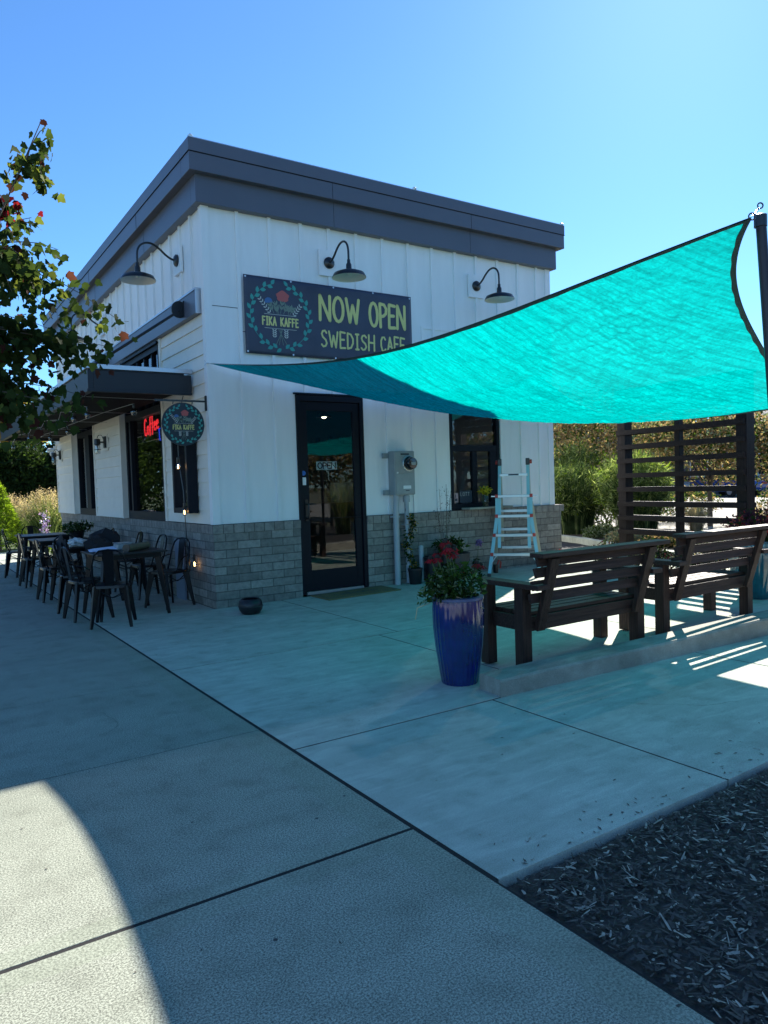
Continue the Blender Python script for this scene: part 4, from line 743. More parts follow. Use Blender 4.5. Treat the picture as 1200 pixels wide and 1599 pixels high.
tk.build('shackle', 'black', sl_)
MB().tube([(.03, -.05, 2.95), (.0, -.02, 2.958), (.03, .0, 2.96)], .004).lathe([(.02, 0), (.02, .01)], 10, (.015, -.01, 2.955)).tube([(-.03, -.02, 2.99), (-.01, -.02, 2.96), (-.03, -.02, 2.93)], .005).build('wall_eyelet', 'flash', sl_)
MB().tube([tuple(G[0, NS]), (5.5, -.0, 3.10)], .005).build('wall_eyelet', 'flash', sl_)
MB().prism([(0, 0), (.02, .004), (.012, .02)], 'y', 0, .001).xf(lambda p: p + Vector(G[NS, 57]) + Vector((-.05, 0, .01))).build('care_tag', 'chip2', sl_)
MB().tube([tuple(G[NS, NS]), (4.12, -4.72, 2.1)], .005).build('shackle', 'black', sl_)
def pole(px, py, zt, r_, label):
    t = thing('sail_pole', label, 'pole', (px, py, H(px)), 'dark poles holding the shade sail')
    lean = .16 if zt > 2.5 else 0.0
    MB().tube([(px + lean * .83, py - lean * .55, H(px) - .02), (px, py, zt)], r_, 24).build('post', 'pole', t)
    MB().lathe([(r_ + .006, 0), (r_ + .006, .06), (r_ * .8, .065)], 24, (px, py, zt - .06)).build('cap', 'black', t)
pole(PB.x, PB.y, 2.80, .026, 'tall slim dark pole holding the raised outer corner of the shade sail')
pole(4.17, -4.76, 2.15, .030, 'short dark pole holding the low corner of the shade sail beyond the second bench')

# ================================================================ benches (local: x along the bench, y from front leg line to the back, seen from behind)
def bench(x0, y0, wd, label, rot=0.0):
    zg = H(x0 + wd / 2)
    t = thing('garden_bench', label, 'bench', (0, 0, 0), 'dark stained wooden benches under the sail')
    L_ = .09
    for x in (0, wd - L_):
        MB().box(x, x + L_, -.045, .045, 0, .63).build('leg', 'woodv', t, bevel=.003)
        MB().box(x, x + L_, -.43, -.34, 0, .63).build('leg', 'woodv', t, bevel=.003)
        MB().box(x - .015, x + L_ + .02, -.60, .10, .63, .668).build('armrest', 'wood', t, bevel=.003)
    sf_ = MB().box(.09, wd - .09, .0, .038, .30, .41).box(.09, wd - .09, -.425, -.387, .30, .41).box(.05, .088, -.34, -.045, .30, .41).box(wd - .088, wd - .05, -.34, -.045, .30, .41)
    sf_.build('seat_frame', 'wood', t, bevel=.003)
    s = MB()
    for k in range(5): y = .075 - .098 * k; s.box(.092, wd - .092, y - .080, y, .412, .442)
    s.build('seat', 'wood', t, bevel=.003)
    # back posts lean back
    def bp(z): return -.618 + (.86 - z) * .30
    for x in (.10, wd - .19):
        a_, b_ = (x + .045, bp(.31), .31), (x + .045, bp(.86), .86)
        MB().bar(a_, b_, .085, .04, up=(0, 1, 0)).build('back_post', 'woodv', t, bevel=.003)
    b2 = MB()
    for z in (.558, .655, .752): b2.bar((.02, bp(z) + .045, z), (wd - .02, bp(z) + .045, z), .028, .072, up=(0, .29, 1))
    b2.bar((.02, bp(.835) + .045, .835), (wd - .02, bp(.835) + .045, .835), .028, .07, up=(0, .29, 1))
    b2.build('backrest', 'wood', t, bevel=.003)
    MB().box(-.03, wd + .03, bp(.86) - .055, bp(.86) + .075, .872, .905).build('top_rail', 'wood', t, bevel=.004)
    t.location = (x0, y0, zg); t.rotation_euler = (0, 0, rot); return t
bench(.66, -4.13, 1.42, 'dark wooden bench standing beside the blue planter', .01)
bench(2.36, -4.10, 1.44, 'dark wooden bench standing beside the teal planter with its top rail in sunshine', .02)

# ================================================================ slatted screen
ts = thing('slatted_screen', 'tall dark wooden screen of horizontal slats behind the benches', 'screen', (6.5, -1.85, .1))
def TR(l, o_, z): return Vector((6.5 + .1 * l + o_, -1.85 + l - .1 * o_, z))
for l in (-1.08, 0.0, 1.05):
    w_ = .16 if l else .09
    MB().box(-w_ / 2, w_ / 2, -w_ / 2, w_ / 2, .0, 2.78).xf(lambda p: TR(l + p.x, p.y, p.z)).build('post', 'screenv', ts, bevel=.004)
rl = MB()
for k, z in enumerate((.57, .79, 1.01, 1.24, 1.46, 1.69, 1.91, 2.14)):
    for o_ in (-.102, .102): rl.box(-1.147, 1.117, o_ - .019, o_ + .019, z - .036, z + .036)
rl.xf(lambda p: TR(p.x, p.y, p.z)); rl.build('slats', 'screenw', ts)
rl = MB()
for k in range(3): rl.box(-1.147, 1.14, -.112, -.074, 2.385 + .135 * k, 2.385 + .135 * k + .128)
rl.xf(lambda p: TR(p.x, p.y, p.z)); rl.build('upper_boards', 'screenw', ts); MB().box(-1.18, 1.15, -.12, .11, 2.783, 2.82).xf(lambda p: TR(p.x, p.y, p.z)).build('top_rail', 'screenw', ts, bevel=.003)

# ================================================================ ladder
ld = thing('step_ladder', 'tall folding multi-position ladder with blue rails standing by the serving window', 'ladder', (0, 0, 0))
def rail(mb, a, b, m=None): mb.bar(a, b, .03, .062, up=(1, 0, 0))
# local frame: x across, y from front (-) to rear (+)
fy = lambda z: -.42 + .40 * z / 1.66
FRT = [((-.205, 1.68), (-.225, .42)), ((.205, 1.68), (.225, .42))]
for s in (-1, 1):
    m_ = MB(); m_.bar((s * .215, fy(.40), .40), (s * .205, fy(1.66), 1.66), .028, .046, up=(1, 0, 0)); m_.build('inner_rail', 'ladb', ld, bevel=.003)
    m_ = MB(); m_.bar((s * .36, fy(.03) - .02, .03), (s * .245, fy(.86) - .02, .86), .028, .048, up=(1, 0, 0)); m_.bar((s * .245, fy(.86) - .02, .86), (s * .245, fy(1.17) - .02, 1.17), .028, .048, up=(1, 0, 0)); m_.build('outer_rail', 'ladb', ld, bevel=.003)
    m_ = MB(); m_.bar((s * .36, .40, .03), (s * .23, .10, 1.05), .035, .066, up=(1, 0, 0)); m_.bar((s * .215, .24, .45), (s * .205, .02, 1.64), .03, .05, up=(1, 0, 0)); m_.build('rear_rail', 'ladt', ld, bevel=.003)
    MB().box(s * .205 - .028, s * .205 + .028, -.07, .06, 1.60, 1.70).build('hinge', 'black', ld, bevel=.008)
    MB().lathe([(.03, 0), (.03, .03)], 16).xf(lambda p: Vector((s * (.235 + p.z), p.x, 1.65 + p.y))).build('hinge_knob', 'red', ld)
    MB().box(s * .36 - .025, s * .36 + .025, fy(.02) - .06, fy(.02) + .03, 0, .045).build('foot', 'black', ld); MB().box(s * .36 - .025, s * .36 + .025, .36, .45, 0, .045).build('foot', 'black', ld)
    MB().tube([(s * .335, fy(.15) - .05, .17), (s * .25, fy(.26) - .05, .30)], .007, 6).build('brace', 'alu', ld)
for k, z in enumerate((.31, .585, .86, 1.15, 1.46)):
    hw = (.32, .285, .25, .25, .205)[k]; MB().box(-hw, hw, fy(z) - .055, fy(z) + .01, z - .022, z + .018).build('rung', 'alu', ld, bevel=.004)
    if k < 4:
        for s in (-1, 1): MB().box(s * (hw + .0) - .022, s * hw + .022, fy(z) - .065, fy(z) - .01, z - .022, z + .026).build('rung_lock', 'red', ld, bevel=.004)
MB().box(-.075, .075, fy(1.46) - .0565, fy(1.46) - .055, 1.45, 1.472).build('label', 'ink', ld)
for k, z in enumerate((.36, .64, .92)): hw = .22; MB().box(-hw, hw, .27 - z * .19, .32 - z * .19, z - .018, z + .018).build('rung', 'alu', ld)
MB().bar((-.33, fy(1.15) - .03, 1.15), (.33, fy(1.15) - .03, 1.15), .016, .016).build('lock_bar', 'alu', ld)
ld.location = (4.50, -.46, H(4.4)); ld.rotation_euler = (0, 0, R(-47))
t = thing('work_light', 'small black and red clamp tool on the ground beneath the ladder', 'tool', (4.3, -.25, H(4.3)))
MB().box(4.24, 4.30, -.29, -.23, H(4.3), H(4.3) + .13).build('body', 'black', t, bevel=.01); MB().tube([(4.30, -.26, .18), (4.34, -.26, .25), (4.38, -.26, .22), (4.36, -.26, .13)], .012).build('handle', 'red', t)

# ================================================================ pots
def pot(name, label, x, y, z, prof, m, rimm, cat='planter', nfl=28, flute=.03, group=None, soilr=.9, inner=.03):
    t = thing(name, label, cat, (x, y, z), group)
    MB().lathe(prof, 112 if nfl else 48, (x, y, z), flute, nfl, cap=False).build('pot_body', m, t)
    r_, h = prof[-1]
    MB().lathe([(r_ - .002, h - .004), (r_ + .006, h), (r_ + .006, h + .018), (r_ - inner + .006, h + .022), (r_ - inner, h - .0), (r_ - inner, h - .07)], 64, (x, y, z), cap=False).build('rim', rimm, t)
    MB().lathe([(.001, h - .06), (r_ - inner + .004, h - .065)], 32, (x, y, z), cap=False).build('soil', 'soil', t)
    return t
pt = pot('blue_planter', 'tall fluted cobalt blue glazed planter at the end of the curb wall', .19, -4.39, 0, [(.125, 0), (.135, .02), (.150, .12), (.172, .28), (.184, .42), (.186, .54), (.180, .615)], 'glaze', 'glazerim')
pt2 = pot('teal_planter', 'tall fluted teal glazed planter beyond the second bench', 4.72, -4.02, H(4.7), [(.15, 0), (.17, .02), (.2, .12), (.26, .3), (.29, .45), (.295, .57), (.29, .62)], 'teal', 'teal')
pot('nursery_pot', 'black plastic nursery pot at the foot of the conduit', 2.83, -.2, H(2.8), [(.08, 0), (.085, .01), (.098, .19), (.10, .2)], 'nurs', 'nurs', 'plant pot', 0, 0, inner=.008)
pot('round_brown_pot', 'wide brown pot by the block wall behind the coneflowers', 3.47, -.26, H(3.5), [(.15, 0), (.16, .02), (.21, .24), (.215, .25), (.235, .26), (.235, .36)], 'terra', 'terra', 'plant pot', 0, 0)
pot('dark_nursery_pot', 'dark pot beside a blue grey post against the block wall', 3.12, -.24, H(3.1), [(.11, 0), (.13, .3), (.135, .34)], 'nurs', 'nurs', 'plant pot', 0, 0, inner=.01)
t = thing('short_post', 'short blue grey pipe standing against the block wall beside the brown pot', 'post', (3.0, -.10, H(3)))
MB().lathe([(.035, 0), (.035, .50), (.028, .515), (.001, .52)], 16, (3.0, -.12, H(3))).build('pipe', 'conduit', t)
t = thing('black_bowl_planter', 'round black metal ball pot sitting on the concrete near the corner', 'pot', (.18, -.62, 0))
MB().lathe([(.06, 0), (.10, .015), (.132, .06), (.14, .11), (.125, .165), (.10, .185), (.095, .18), (.115, .16), (.12, .12)], 40, (.18, -.62, .0), cap=False).lathe([(.001, .14), (.118, .14)], 30, (.18, -.62, 0), cap=False).build('bowl', 'nurs', t); MB().tube([(.18 + .141 * math.cos(a_), -.62 + .141 * math.sin(a_), .10) for a_ in [2 * math.pi * i / 32 for i in range(32)]], .004, 6, closed=True).build('band', 'black', t)

# coneflowers in the blue planter
def coneflower_plant():
    t = thing('coneflower_plant', 'bushy coneflower plant with faded red blooms growing in the blue planter', 'plant', (.19, -4.39, .58))
    bx, by_, bz = .19, -4.39, .57
    P = np.concatenate([blob_pts((bx - .02, by_, bz + .16), (.20, .20, .15), 1100, .2), blob_pts((bx - .12, by_ + .05, bz + .10), (.17, .15, .11), 320, .2)])
    P = P[P[:, 2] > bz + .02]
    leaves('foliage', P, .042, ['g1', 'g2', 'g4'], [.5, .35, .15], t, shape=np.array([(0, 0), (.3, .2), (.65, .16), (1, 0), (.65, -.16), (.3, -.2)]), up=(0, 0, .8))
    sm_ = MB(); fl_ = MB(); cn_ = MB(); pet = []
    heads = [(-.10, -.02, .40), (-.07, .03, .45), (-.13, .04, .38), (-.06, -.04, .37), (-.02, .0, .39), (-.15, 0, .35), (.0, .03, .41), (-.05, .05, .43), (-.17, .05, .34), (-.04, .06, .46), (-.09, -.04, .42), (.15, -.02, .28), (.21, .02, .26), (.11, .04, .24)]
    for i, (dx, dy, dz) in enumerate(heads):
        top = Vector((bx + dx * 1.15, by_ + dy, bz + dz)); sm_.tube([(bx + dx * .3, by_ + dy * .3, bz), (bx + dx * .8, by_ + dy * .8, bz + dz * .6), top], .004, 6)
        cn_.lathe([(.012, -.004), (.02, .006), (.014, .022), (.001, .026)], 12, tuple(top))
        for k in range(11):
            a_ = 2 * math.pi * k / 11 + i; c, s = math.cos(a_), math.sin(a_); l = random.uniform(.035, .05)
            fl_.add([top + Vector((c * .012 - s * .006, s * .012 + c * .006, .004)), top + Vector((c * .012 + s * .006, s * .012 - c * .006, .004)), top + Vector((c * l + s * .008, s * l - c * .008, -.022)), top + Vector((c * (l + .006), s * (l + .006), -.028)), top + Vector((c * l - s * .008, s * l + c * .008, -.022))], [(0, 1, 2, 3, 4)])
    sm_.build('stem', 'stem', t); fl_.build('petals', 'redf', t); cn_.build('cone', 'soil', t)
    MB().tube([(bx - .1, by_ - .1, bz + .08), (bx, by_ - .16, bz + .04), (bx + .1, by_ - .17, bz - .02)], .003, 6).tube([(bx - .25, by_ + .0, bz + .04), (bx - .36, by_, bz + .02), (bx - .38, by_, bz - .06)], .003, 6).build('dry_stem', 'straw', t)
coneflower_plant()
t = thing('fern_plant', 'low leafy green plant growing in the wide brown pot', 'plant', (3.40, -.26, .42)); P = blob_pts((3.38, -.28, .52), (.22, .18, .13), 420, .2); leaves('foliage', P, .07, ['g1', 'g2'], [.5, .5], t, up=(0, 0, .6))
t = thing('climbing_vine', 'thin climbing vine winding up the conduit from its black pot', 'plant', (2.80, -.2, .2))
zz = rng.uniform(.22, 1.02, 420); P = np.stack([2.79 + .06 * np.sin(zz * 9) + rng.normal(0, .035, 420), -.15 + .03 * np.cos(zz * 9) + rng.normal(0, .02, 420), zz], 1); leaves('foliage', P, .045, ['g2', 'g1', 'gold'], [.55, .3, .15], t)
MB().tube([(2.80 + .045 * math.cos(z * 14), -.13 + .045 * math.sin(z * 14), z) for z in np.linspace(.2, 1.1, 40)], .003, 5).build('stem', 'twig', t)
t = thing('airy_seedhead_plant', 'tall thin dry plant with tiny seed heads against the wall by the window', 'plant', (3.35, -.2, .3))
m_ = MB(); hd_ = []
for k in range(7):
    a0 = rng.uniform(-.10, .10); top = Vector((3.36 + a0 * 1.6, -.18 + rng.uniform(-.03, .03), rng.uniform(1.0, 1.42))); m_.tube([(3.35, -.2, .35), (3.35 + a0, -.2, .8), top], .0022, 5)
    for q in range(26): z = rng.uniform(.75, top.z); hd_.append((3.35 + a0 * 1.3 + rng.normal(0, .03), -.19 + rng.normal(0, .02), z))
m_.build('stem', 'twig', t); leaves('foliage', np.array(hd_), .02, ['plum', 'g2'], [.6, .4], t)
t = thing('purple_petunia', 'single blue purple flower against the block wall beside the ladder', 'flower', (4.02, -.15, .1)); m_ = MB().tube([(4.0, -.12, .08), (4.03, -.14, .35), (4.02, -.17, .52)], .004, 6); m_.build('stem', 'stem', t)
leaves('blossom', blob_pts((4.02, -.18, .53), (.045, .03, .04), 60, .1), .05, ['purp'], [1], t); leaves('foliage', blob_pts((4.0, -.12, .2), (.06, .05, .12), 50, .2), .05, ['g2'], [1], t)
t = thing('red_begonia', 'low red flowering plant at the far end of the block wall', 'flower', (5.72, -.22, .1)); leaves('petals', blob_pts((5.72, -.22, .25), (.13, .1, .05), 130, .2), .035, ['redf'], [1], t, up=(0, 0, 1)); leaves('foliage', blob_pts((5.7, -.2, .17), (.16, .12, .08), 220, .2), .05, ['g2', 'g1'], [.6, .4], t); MB().tube([(5.5, -.14, .1), (5.46, -.13, .38)], .003, 5).build('stem', 'twig', t)
t = thing('plum_shrub', 'dark plum leaved plant growing in the teal planter', 'shrub', (4.72, -4.02, .65)); leaves('foliage', blob_pts((4.72, -4.02, .85), (.32, .32, .2), 1400, .2), .05, ['plum', 'g2', 'pl' if False else 'redf'], [.75, .22, .03], t); MB().tube([(4.72, -4.02, .6), (4.72, -4.02, .8)], .01).build('stem', 'twig', t)
# vase on the serving shelf
t = thing('flower_vase', 'glass jar of yellow flowers on the serving shelf', 'vase', (4.235, -.11, 1.06)); MB().lathe([(.042, 0), (.045, .01), (.045, .15), (.038, .165), (.04, .18)], 24, (4.235, -.11, 1.059), cap=False).build('jar', 'clear', t)
leaves('yellow_petals', blob_pts((4.235, -.11, 1.30), (.10, .08, .055), 240, .3), .04, ['yelf', 'g1'], [.85, .15], t); m_ = MB(); [m_.tube([(4.235 + .02 * k, -.11, 1.07), (4.235 + .035 * k, -.11, 1.28)], .003, 5) for k in (-2, -1, 0, 1, 2)]; m_.build('stem', 'stem', t)
# door mat
dm = thing('door_mat', 'tan coir doormat with dark script and border before the glass door', 'doormat', (1.75, -.25, H(1.7)))
def DMp(p): z = H(p.x) + p.z; return Vector((p.x, p.y, z + .001))
MB().box(1.27, 2.36, -.52, -.03, 0, .016).xf(DMp).build('mat_body', 'matf', dm, bevel=.003)
m_ = MB(); fD = lambda x, y, d: Vector((x, y, H(x) + .0182 + d))
write(m_, 'welcome', 1.50, -.33, .20, .016, fD, width=.62, gap=.05)
for (a_, b_) in (((1.32, -.47), (2.31, -.47)), ((2.31, -.47), (2.31, -.08)), ((2.31, -.08), (1.32, -.08)), ((1.32, -.08), (1.32, -.47))): ribbon(m_, [a_, b_], .008, fD)
m_.build('lettering', 'ink', dm)

# ================================================================ cafe tables and chairs
def make_chair():
    t = thing('metal_cafe_chair', '-', 'chair', (0, 0, 0), 'black metal chairs around the pavement tables')
    s = MB(); n = 20; out = []
    for k in range(n):
        a_ = 2 * math.pi * k / n + math.pi / n; e = 5; r_ = (abs(math.cos(a_)) ** e + abs(math.sin(a_)) ** e) ** (-1 / e); out.append((r_ * math.cos(a_), r_ * math.sin(a_)))
    vs = [(x * .175, y * .175, .442) for x, y in out] + [(x * .182, y * .182, .452) for x, y in out] + [(x * .175, y * .175, .458) for x, y in out] + [(x * .185, y * .185, .425) for x, y in out]
    s.add(vs, [(2 * n + k) for k in []] and [] or [tuple(range(2 * n, 3 * n)), tuple(range(n))[::-1]] + [(n + k, n + (k + 1) % n, 2 * n + (k + 1) % n, 2 * n + k) for k in range(n)] + [(3 * n + k, 3 * n + (k + 1) % n, n + (k + 1) % n, n + k) for k in range(n)])
    s.build('seat', 'chairblk', t)
    for sx in (-1, 1):
        for sy in (-1, 1):
            m_ = MB(); m_.bar((sx * .145, sy * .145, .44), (sx * .205, sy * .215, .0), .078, .03, up=(sx, -sy, 0), w2=.03, h2=.022); m_.build('leg', 'chairblk', t, bevel=.003)
    br_ = MB()
    for sx in (-1, 1): br_.tube([(sx * .15, -.15, .41), (sx * .165, 0, .33), (sx * .15, .15, .41)], .006, 6)
    br_.tube([(-.16, -.16, .36), (0, 0, .30), (.16, .16, .36)], .005, 6); br_.tube([(-.16, .16, .36), (0, 0, .295), (.16, -.16, .36)], .005, 6); br_.build('leg_brace', 'chairblk', t)
    fr_ = MB(); pts = [(-.165, .12, .45), (-.175, .165, .56), (-.17, .20, .70), (-.145, .225, .79), (-.09, .235, .835), (0, .24, .845), (.09, .235, .835), (.145, .225, .79), (.17, .20, .70), (.175, .165, .56), (.165, .12, .45)]
    fr_.tube(pts, .011, 8); fr_.build('back_frame', 'chairblk', t)
    for s_ in (-1, 1): MB().tube([(s_ * .175, -.02, .455), (s_ * .205, .0, .56), (s_ * .20, .08, .62), (s_ * .172, .175, .64)], .008, 6).build('side_hoop', 'chairblk', t)
    m_ = MB().add([(-.045, .17, .45), (.045, .17, .45), (.055, .226, .79), (.05, .236, .84), (-.05, .236, .84), (-.055, .226, .79), (-.045, .176, .45), (.045, .176, .45), (.055, .232, .79), (.05, .242, .84), (-.05, .242, .84), (-.055, .232, .79)],
                  [(5, 4, 3, 2), (0, 5, 2, 1), (6, 7, 8, 11), (11, 8, 9, 10), (0, 1, 7, 6), (1, 2, 8, 7), (2, 3, 9, 8), (3, 4, 10, 9), (4, 5, 11, 10), (5, 0, 6, 11)])
    m_.build('back_splat', 'chairblk', t)
    return t
chair0 = make_chair()
CH = [  # x, y, rotation (0 = sitter faces -y, back at +y)
 (-1.23, -.14, 160, 'black metal chair nearest the camera, at the near end of the tables'),
 (-.36, .66, -68, 'black metal chair alone by the block wall under the hanging cord'),
 (-1.36, .52, 96, 'black metal chair tucked against the pavement side of the nearest table'),
 (-.33, 1.70, -85, 'black metal chair on the wall side between the nearest table and the second'),
 (-1.34, 1.28, 80, 'black metal chair with jackets over its back between the two nearest tables'),
 (-1.38, 2.45, 92, 'black metal chair on the pavement side of the second table'),
 (-.36, 2.75, -92, 'black metal chair on the wall side of the second table'),
 (-1.1, 3.25, 170, 'black metal chair at the gap between the second and third tables'),
 (-1.36, 4.35, 95, 'black metal chair on the pavement side of the third table'),
 (-.38, 4.4, -95, 'black metal chair on the wall side of the third table'),
 (-1.40, 6.15, 80, 'black metal chair at the far outer corner of the last table'),
 (-.5, 6.3, -100, 'black metal chair on the wall side of the last table'),
 (-1.0, 7.0, 10, 'black metal chair at the far end of the row of tables')]
for i, (x, y, rz, lb) in enumerate(CH):
    o = chair0 if i == 0 else copytree(chair0); o.location = (x, y, 0); o.rotation_euler = (0, 0, R(rz)); o['label'] = lb
def make_table():
    t = thing('metal_cafe_table', '-', 'table', (0, 0, 0), 'dark square pavement tables')
    MB().box(-.40, .40, -.40, .40, .735, .757).build('tabletop', 'tabletop', t, bevel=.006)
    MB().box(-.34, .34, -.34, -.31, .68, .734).box(-.34, .34, .31, .34, .68, .734).box(-.34, -.31, -.31, .31, .68, .734).box(.31, .34, -.31, .31, .68, .734).build('apron', 'chairblk', t)
    for sx in (-1, 1):
        for sy in (-1, 1): MB().bar((sx * .30, sy * .30, .73), (sx * .39, sy * .39, 0), .075, .035, up=(sx, -sy, 0), w2=.035, h2=.022).build('leg', 'chairblk', t, bevel=.003)
    return t
tb0 = make_table()
for i, (x, y, rz, lb) in enumerate([(-.93, .53, 2, 'dark square metal table nearest the camera, with papers and a rolled mat on it'), (-1.08, 2.02, -1, 'dark square metal table second in the row, with a white cloth on it'), (-1.07, 3.9, 1, 'dark square metal table third in the row, with a potted plant on it'), (-1.08, 5.5, 0, 'dark square metal table farthest along the row, with bare top')]):
    o = tb0 if i == 0 else copytree(tb0); o.location = (x, y, 0); o.rotation_euler = (0, 0, R(rz)); o['label'] = lb
# things on the tables
m_ = MB(); 
for k in range(3): m_.add([(-1.30 + .03 * k, .60 + .02 * k, .760 + .004 * k), (-1.02 + .03 * k, .56 + .03 * k, .763 + .004 * k), (-.99 + .03 * k, .86, .785 + .006 * k), (-1.26 + .03 * k, .91, .770 + .004 * k)], [(0, 1, 2, 3)])
tag(m_.build('paper_sheets', 'paper'), 'loose white paper sheets lying on the nearest table', 'papers')
rl_ = thing('rolled_mat', 'long tan rolled mat lying across the nearest table', 'rolled mat', (-.8, .5, .8)); MB().tube([(-.95, .28, .80), (-.62, .62, .80)], .042, 14).build('roll', 'roll', rl_); MB().tube([(-.965, .265, .80), (-.952, .278, .80)], .047, 14).build('end_cap', 'black', rl_)
t = thing('plastic_container', 'clear plastic container on the nearest table beside the rolled mat', 'container', (-.9, .7, .76)); MB().box(-.98, -.80, .62, .82, .758, .83).build('box_body', 'plast', t, bevel=.015); MB().box(-.985, -.795, .615, .825, .832, .842).build('lid', 'plast', t, bevel=.004)
def cloth_lump(name, c, r, m, seed, lab, cat, parent=None, n=3):
    bm = bmesh.new(); bmesh.ops.create_icosphere(bm, subdivisions=n, radius=1); rr = random.Random(seed); ph = [rr.uniform(0, 6) for _ in range(6)]
    for v in bm.verts:
        p = v.co.copy(); k = 1 + .16 * math.sin(p.x * 6 + ph[0]) * math.cos(p.y * 7 + ph[1]) + .1 * math.sin(p.z * 9 + ph[2] + p.x * 5); q = p * k; v.co = Vector((c[0] + q.x * r[0], c[1] + q.y * r[1], max(c[2] + q.z * r[2], c[2] - r[2] * .75)))
    mb = MB(); bm.verts.ensure_lookup_table(); mb.add([tuple(v.co) for v in bm.verts], [tuple(v.index for v in f.verts) for f in bm.faces], True); bm.free()
    o = mb.build(name, m); return tag(o, lab, cat)
cloth_lump('crumpled_cloth', (-1.22, 1.72, .81), (.12, .15, .065), 'towel', 2, 'crumpled white cloth lying on the near end of the second table', 'cloth')
cloth_lump('black_backpack', (-1.02, 1.14, .78), (.22, .17, .20), 'bag', 5, 'soft black backpack slumped between the two nearest tables', 'bag')
cloth_lump('black_jacket', (-1.48, 1.30, .72), (.06, .18, .22), 'bag', 9, 'black jacket draped over the back of a pavement side chair', 'jacket')
t = thing('potted_table_plant', 'small green plant in a dark pot on the third table', 'plant', (-.85, 3.7, .757)); MB().lathe([(.09, 0), (.12, .12), (.125, .13), (.11, .13)], 24, (-.85, 3.7, .758), cap=False).lathe([(.001, .11), (.112, .11)], 20, (-.85, 3.7, .758), cap=False).build('pot_body', 'nurs', t); leaves('foliage', blob_pts((-.85, 3.7, .93), (.24, .24, .09), 700, .2), .05, ['g2', 'g1', 'g4'], [.5, .3, .2], t)
# blue grey panel and dark plank by the wall
t = MB().box(-.045, -.022, 1.02, 1.38, .0, .80).build('leaning_panel', 'pvc'); tag(t, 'pale blue grey plastic panel standing against the block wall behind the tables', 'panel')

# ================================================================ string lights
sg_ = thing('string_lights', 'string of clear unlit bulbs hanging in loops beneath the canopy', 'string lights', (-.9, 5, 2.6))
BL = [[-.58, 1.11, 2.5], [-1.03, 1.65, 2.5], [-1.08, 2.29, 2.5], [-1.06, 3.56, 2.5], [-.76, 4.51, 2.5], [-1.09, 4.98, 2.5], [-.79, 6.01, 2.5], [-1.11, 6.22, 2.5], [-.86, 7.08, 2.5], [-1.07, 8.9, 2.5], [-.82, 8.6, 2.5], [-.6, 9.2, 2.5]]
m_ = MB()
row1 = [b for b in BL if b[0] < -1.0]; row2 = [b for b in BL if b[0] >= -1.0]
for row, xo in ((row1, -1.2), (row2, -.45)):
    row = sorted(row, key=lambda b: b[1])
    for i in range(len(row) - 1):
        a_, b_ = Vector(row[i]) + Vector((0, 0, .08)), Vector(row[i + 1]) + Vector((0, 0, .08)); mid = (a_ + b_) / 2 + Vector((0, 0, .055)); mid.x += (xo - mid.x) * .5
        m_.tube([a_, mid, b_], .0035, 5)
for y in (1.2, 3.0, 4.6, 6.2, 7.8): m_.tube([(CX + .06, y, 2.66), (-.1, y + .05, 2.655)], .003, 5)
m_.build('wire', 'rope', sg_)
for b in BL:
    q = MB().lathe([(.001, -.075), (.025, -.068), (.04, -.035), (.034, 0), (.016, .03)], 14, tuple(b)); bo_ = q.build('bulb', 'bulb', sg_); MB().lathe([(.014, .02), (.016, .03), (.014, .08), (.004, .085)], 12, tuple(b)).build('socket', 'black', bo_)
hc = thing('hanging_cord_lights', 'black bulb cord hanging past the mirror to a glowing bulb near the chair', 'string lights', (-.15, .6, 2.3))
m_ = MB().tube([(-.10, .60, 2.64), (-.17, .66, 2.3), (-.15, .74, 2.0), (-.16, .70, 1.8), (-.15, .60, 1.45), (-.15, .585, 1.2), (-.14, .58, .9), (-.12, .62, .72), (-.10, .64, .55), (-.06, .60, .60), (-.055, .56, .62)], .005, 6)
m_.tube([(-.10, .64, .75), (-.11, .70, .5), (-.10, .66, .40), (-.10, .60, .5), (-.10, .62, .74), (-.09, .68, .6), (-.09, .64, .42)], .005, 6); m_.build('cord', 'black', hc)
for (x, y, z, lit) in ((-.17, .70, 1.80, 1), (-.15, .585, 1.22, 1), (-.06, .555, .56, 1)):
    bo_ = MB().lathe([(.001, -.09), (.02, -.085), (.03, -.055), (.024, -.02), (.013, .0)], 14, (x, y, z)).build('bulb', 'bulb', hc); MB().lathe([(.015, .0), (.018, .01), (.015, .07), (.004, .08)], 12, (x, y, z)).build('socket', 'black', bo_); MB().tube([(x, y, z - .07), (x, y, z - .02)], .006, 6).build('filament', 'lit', bo_)

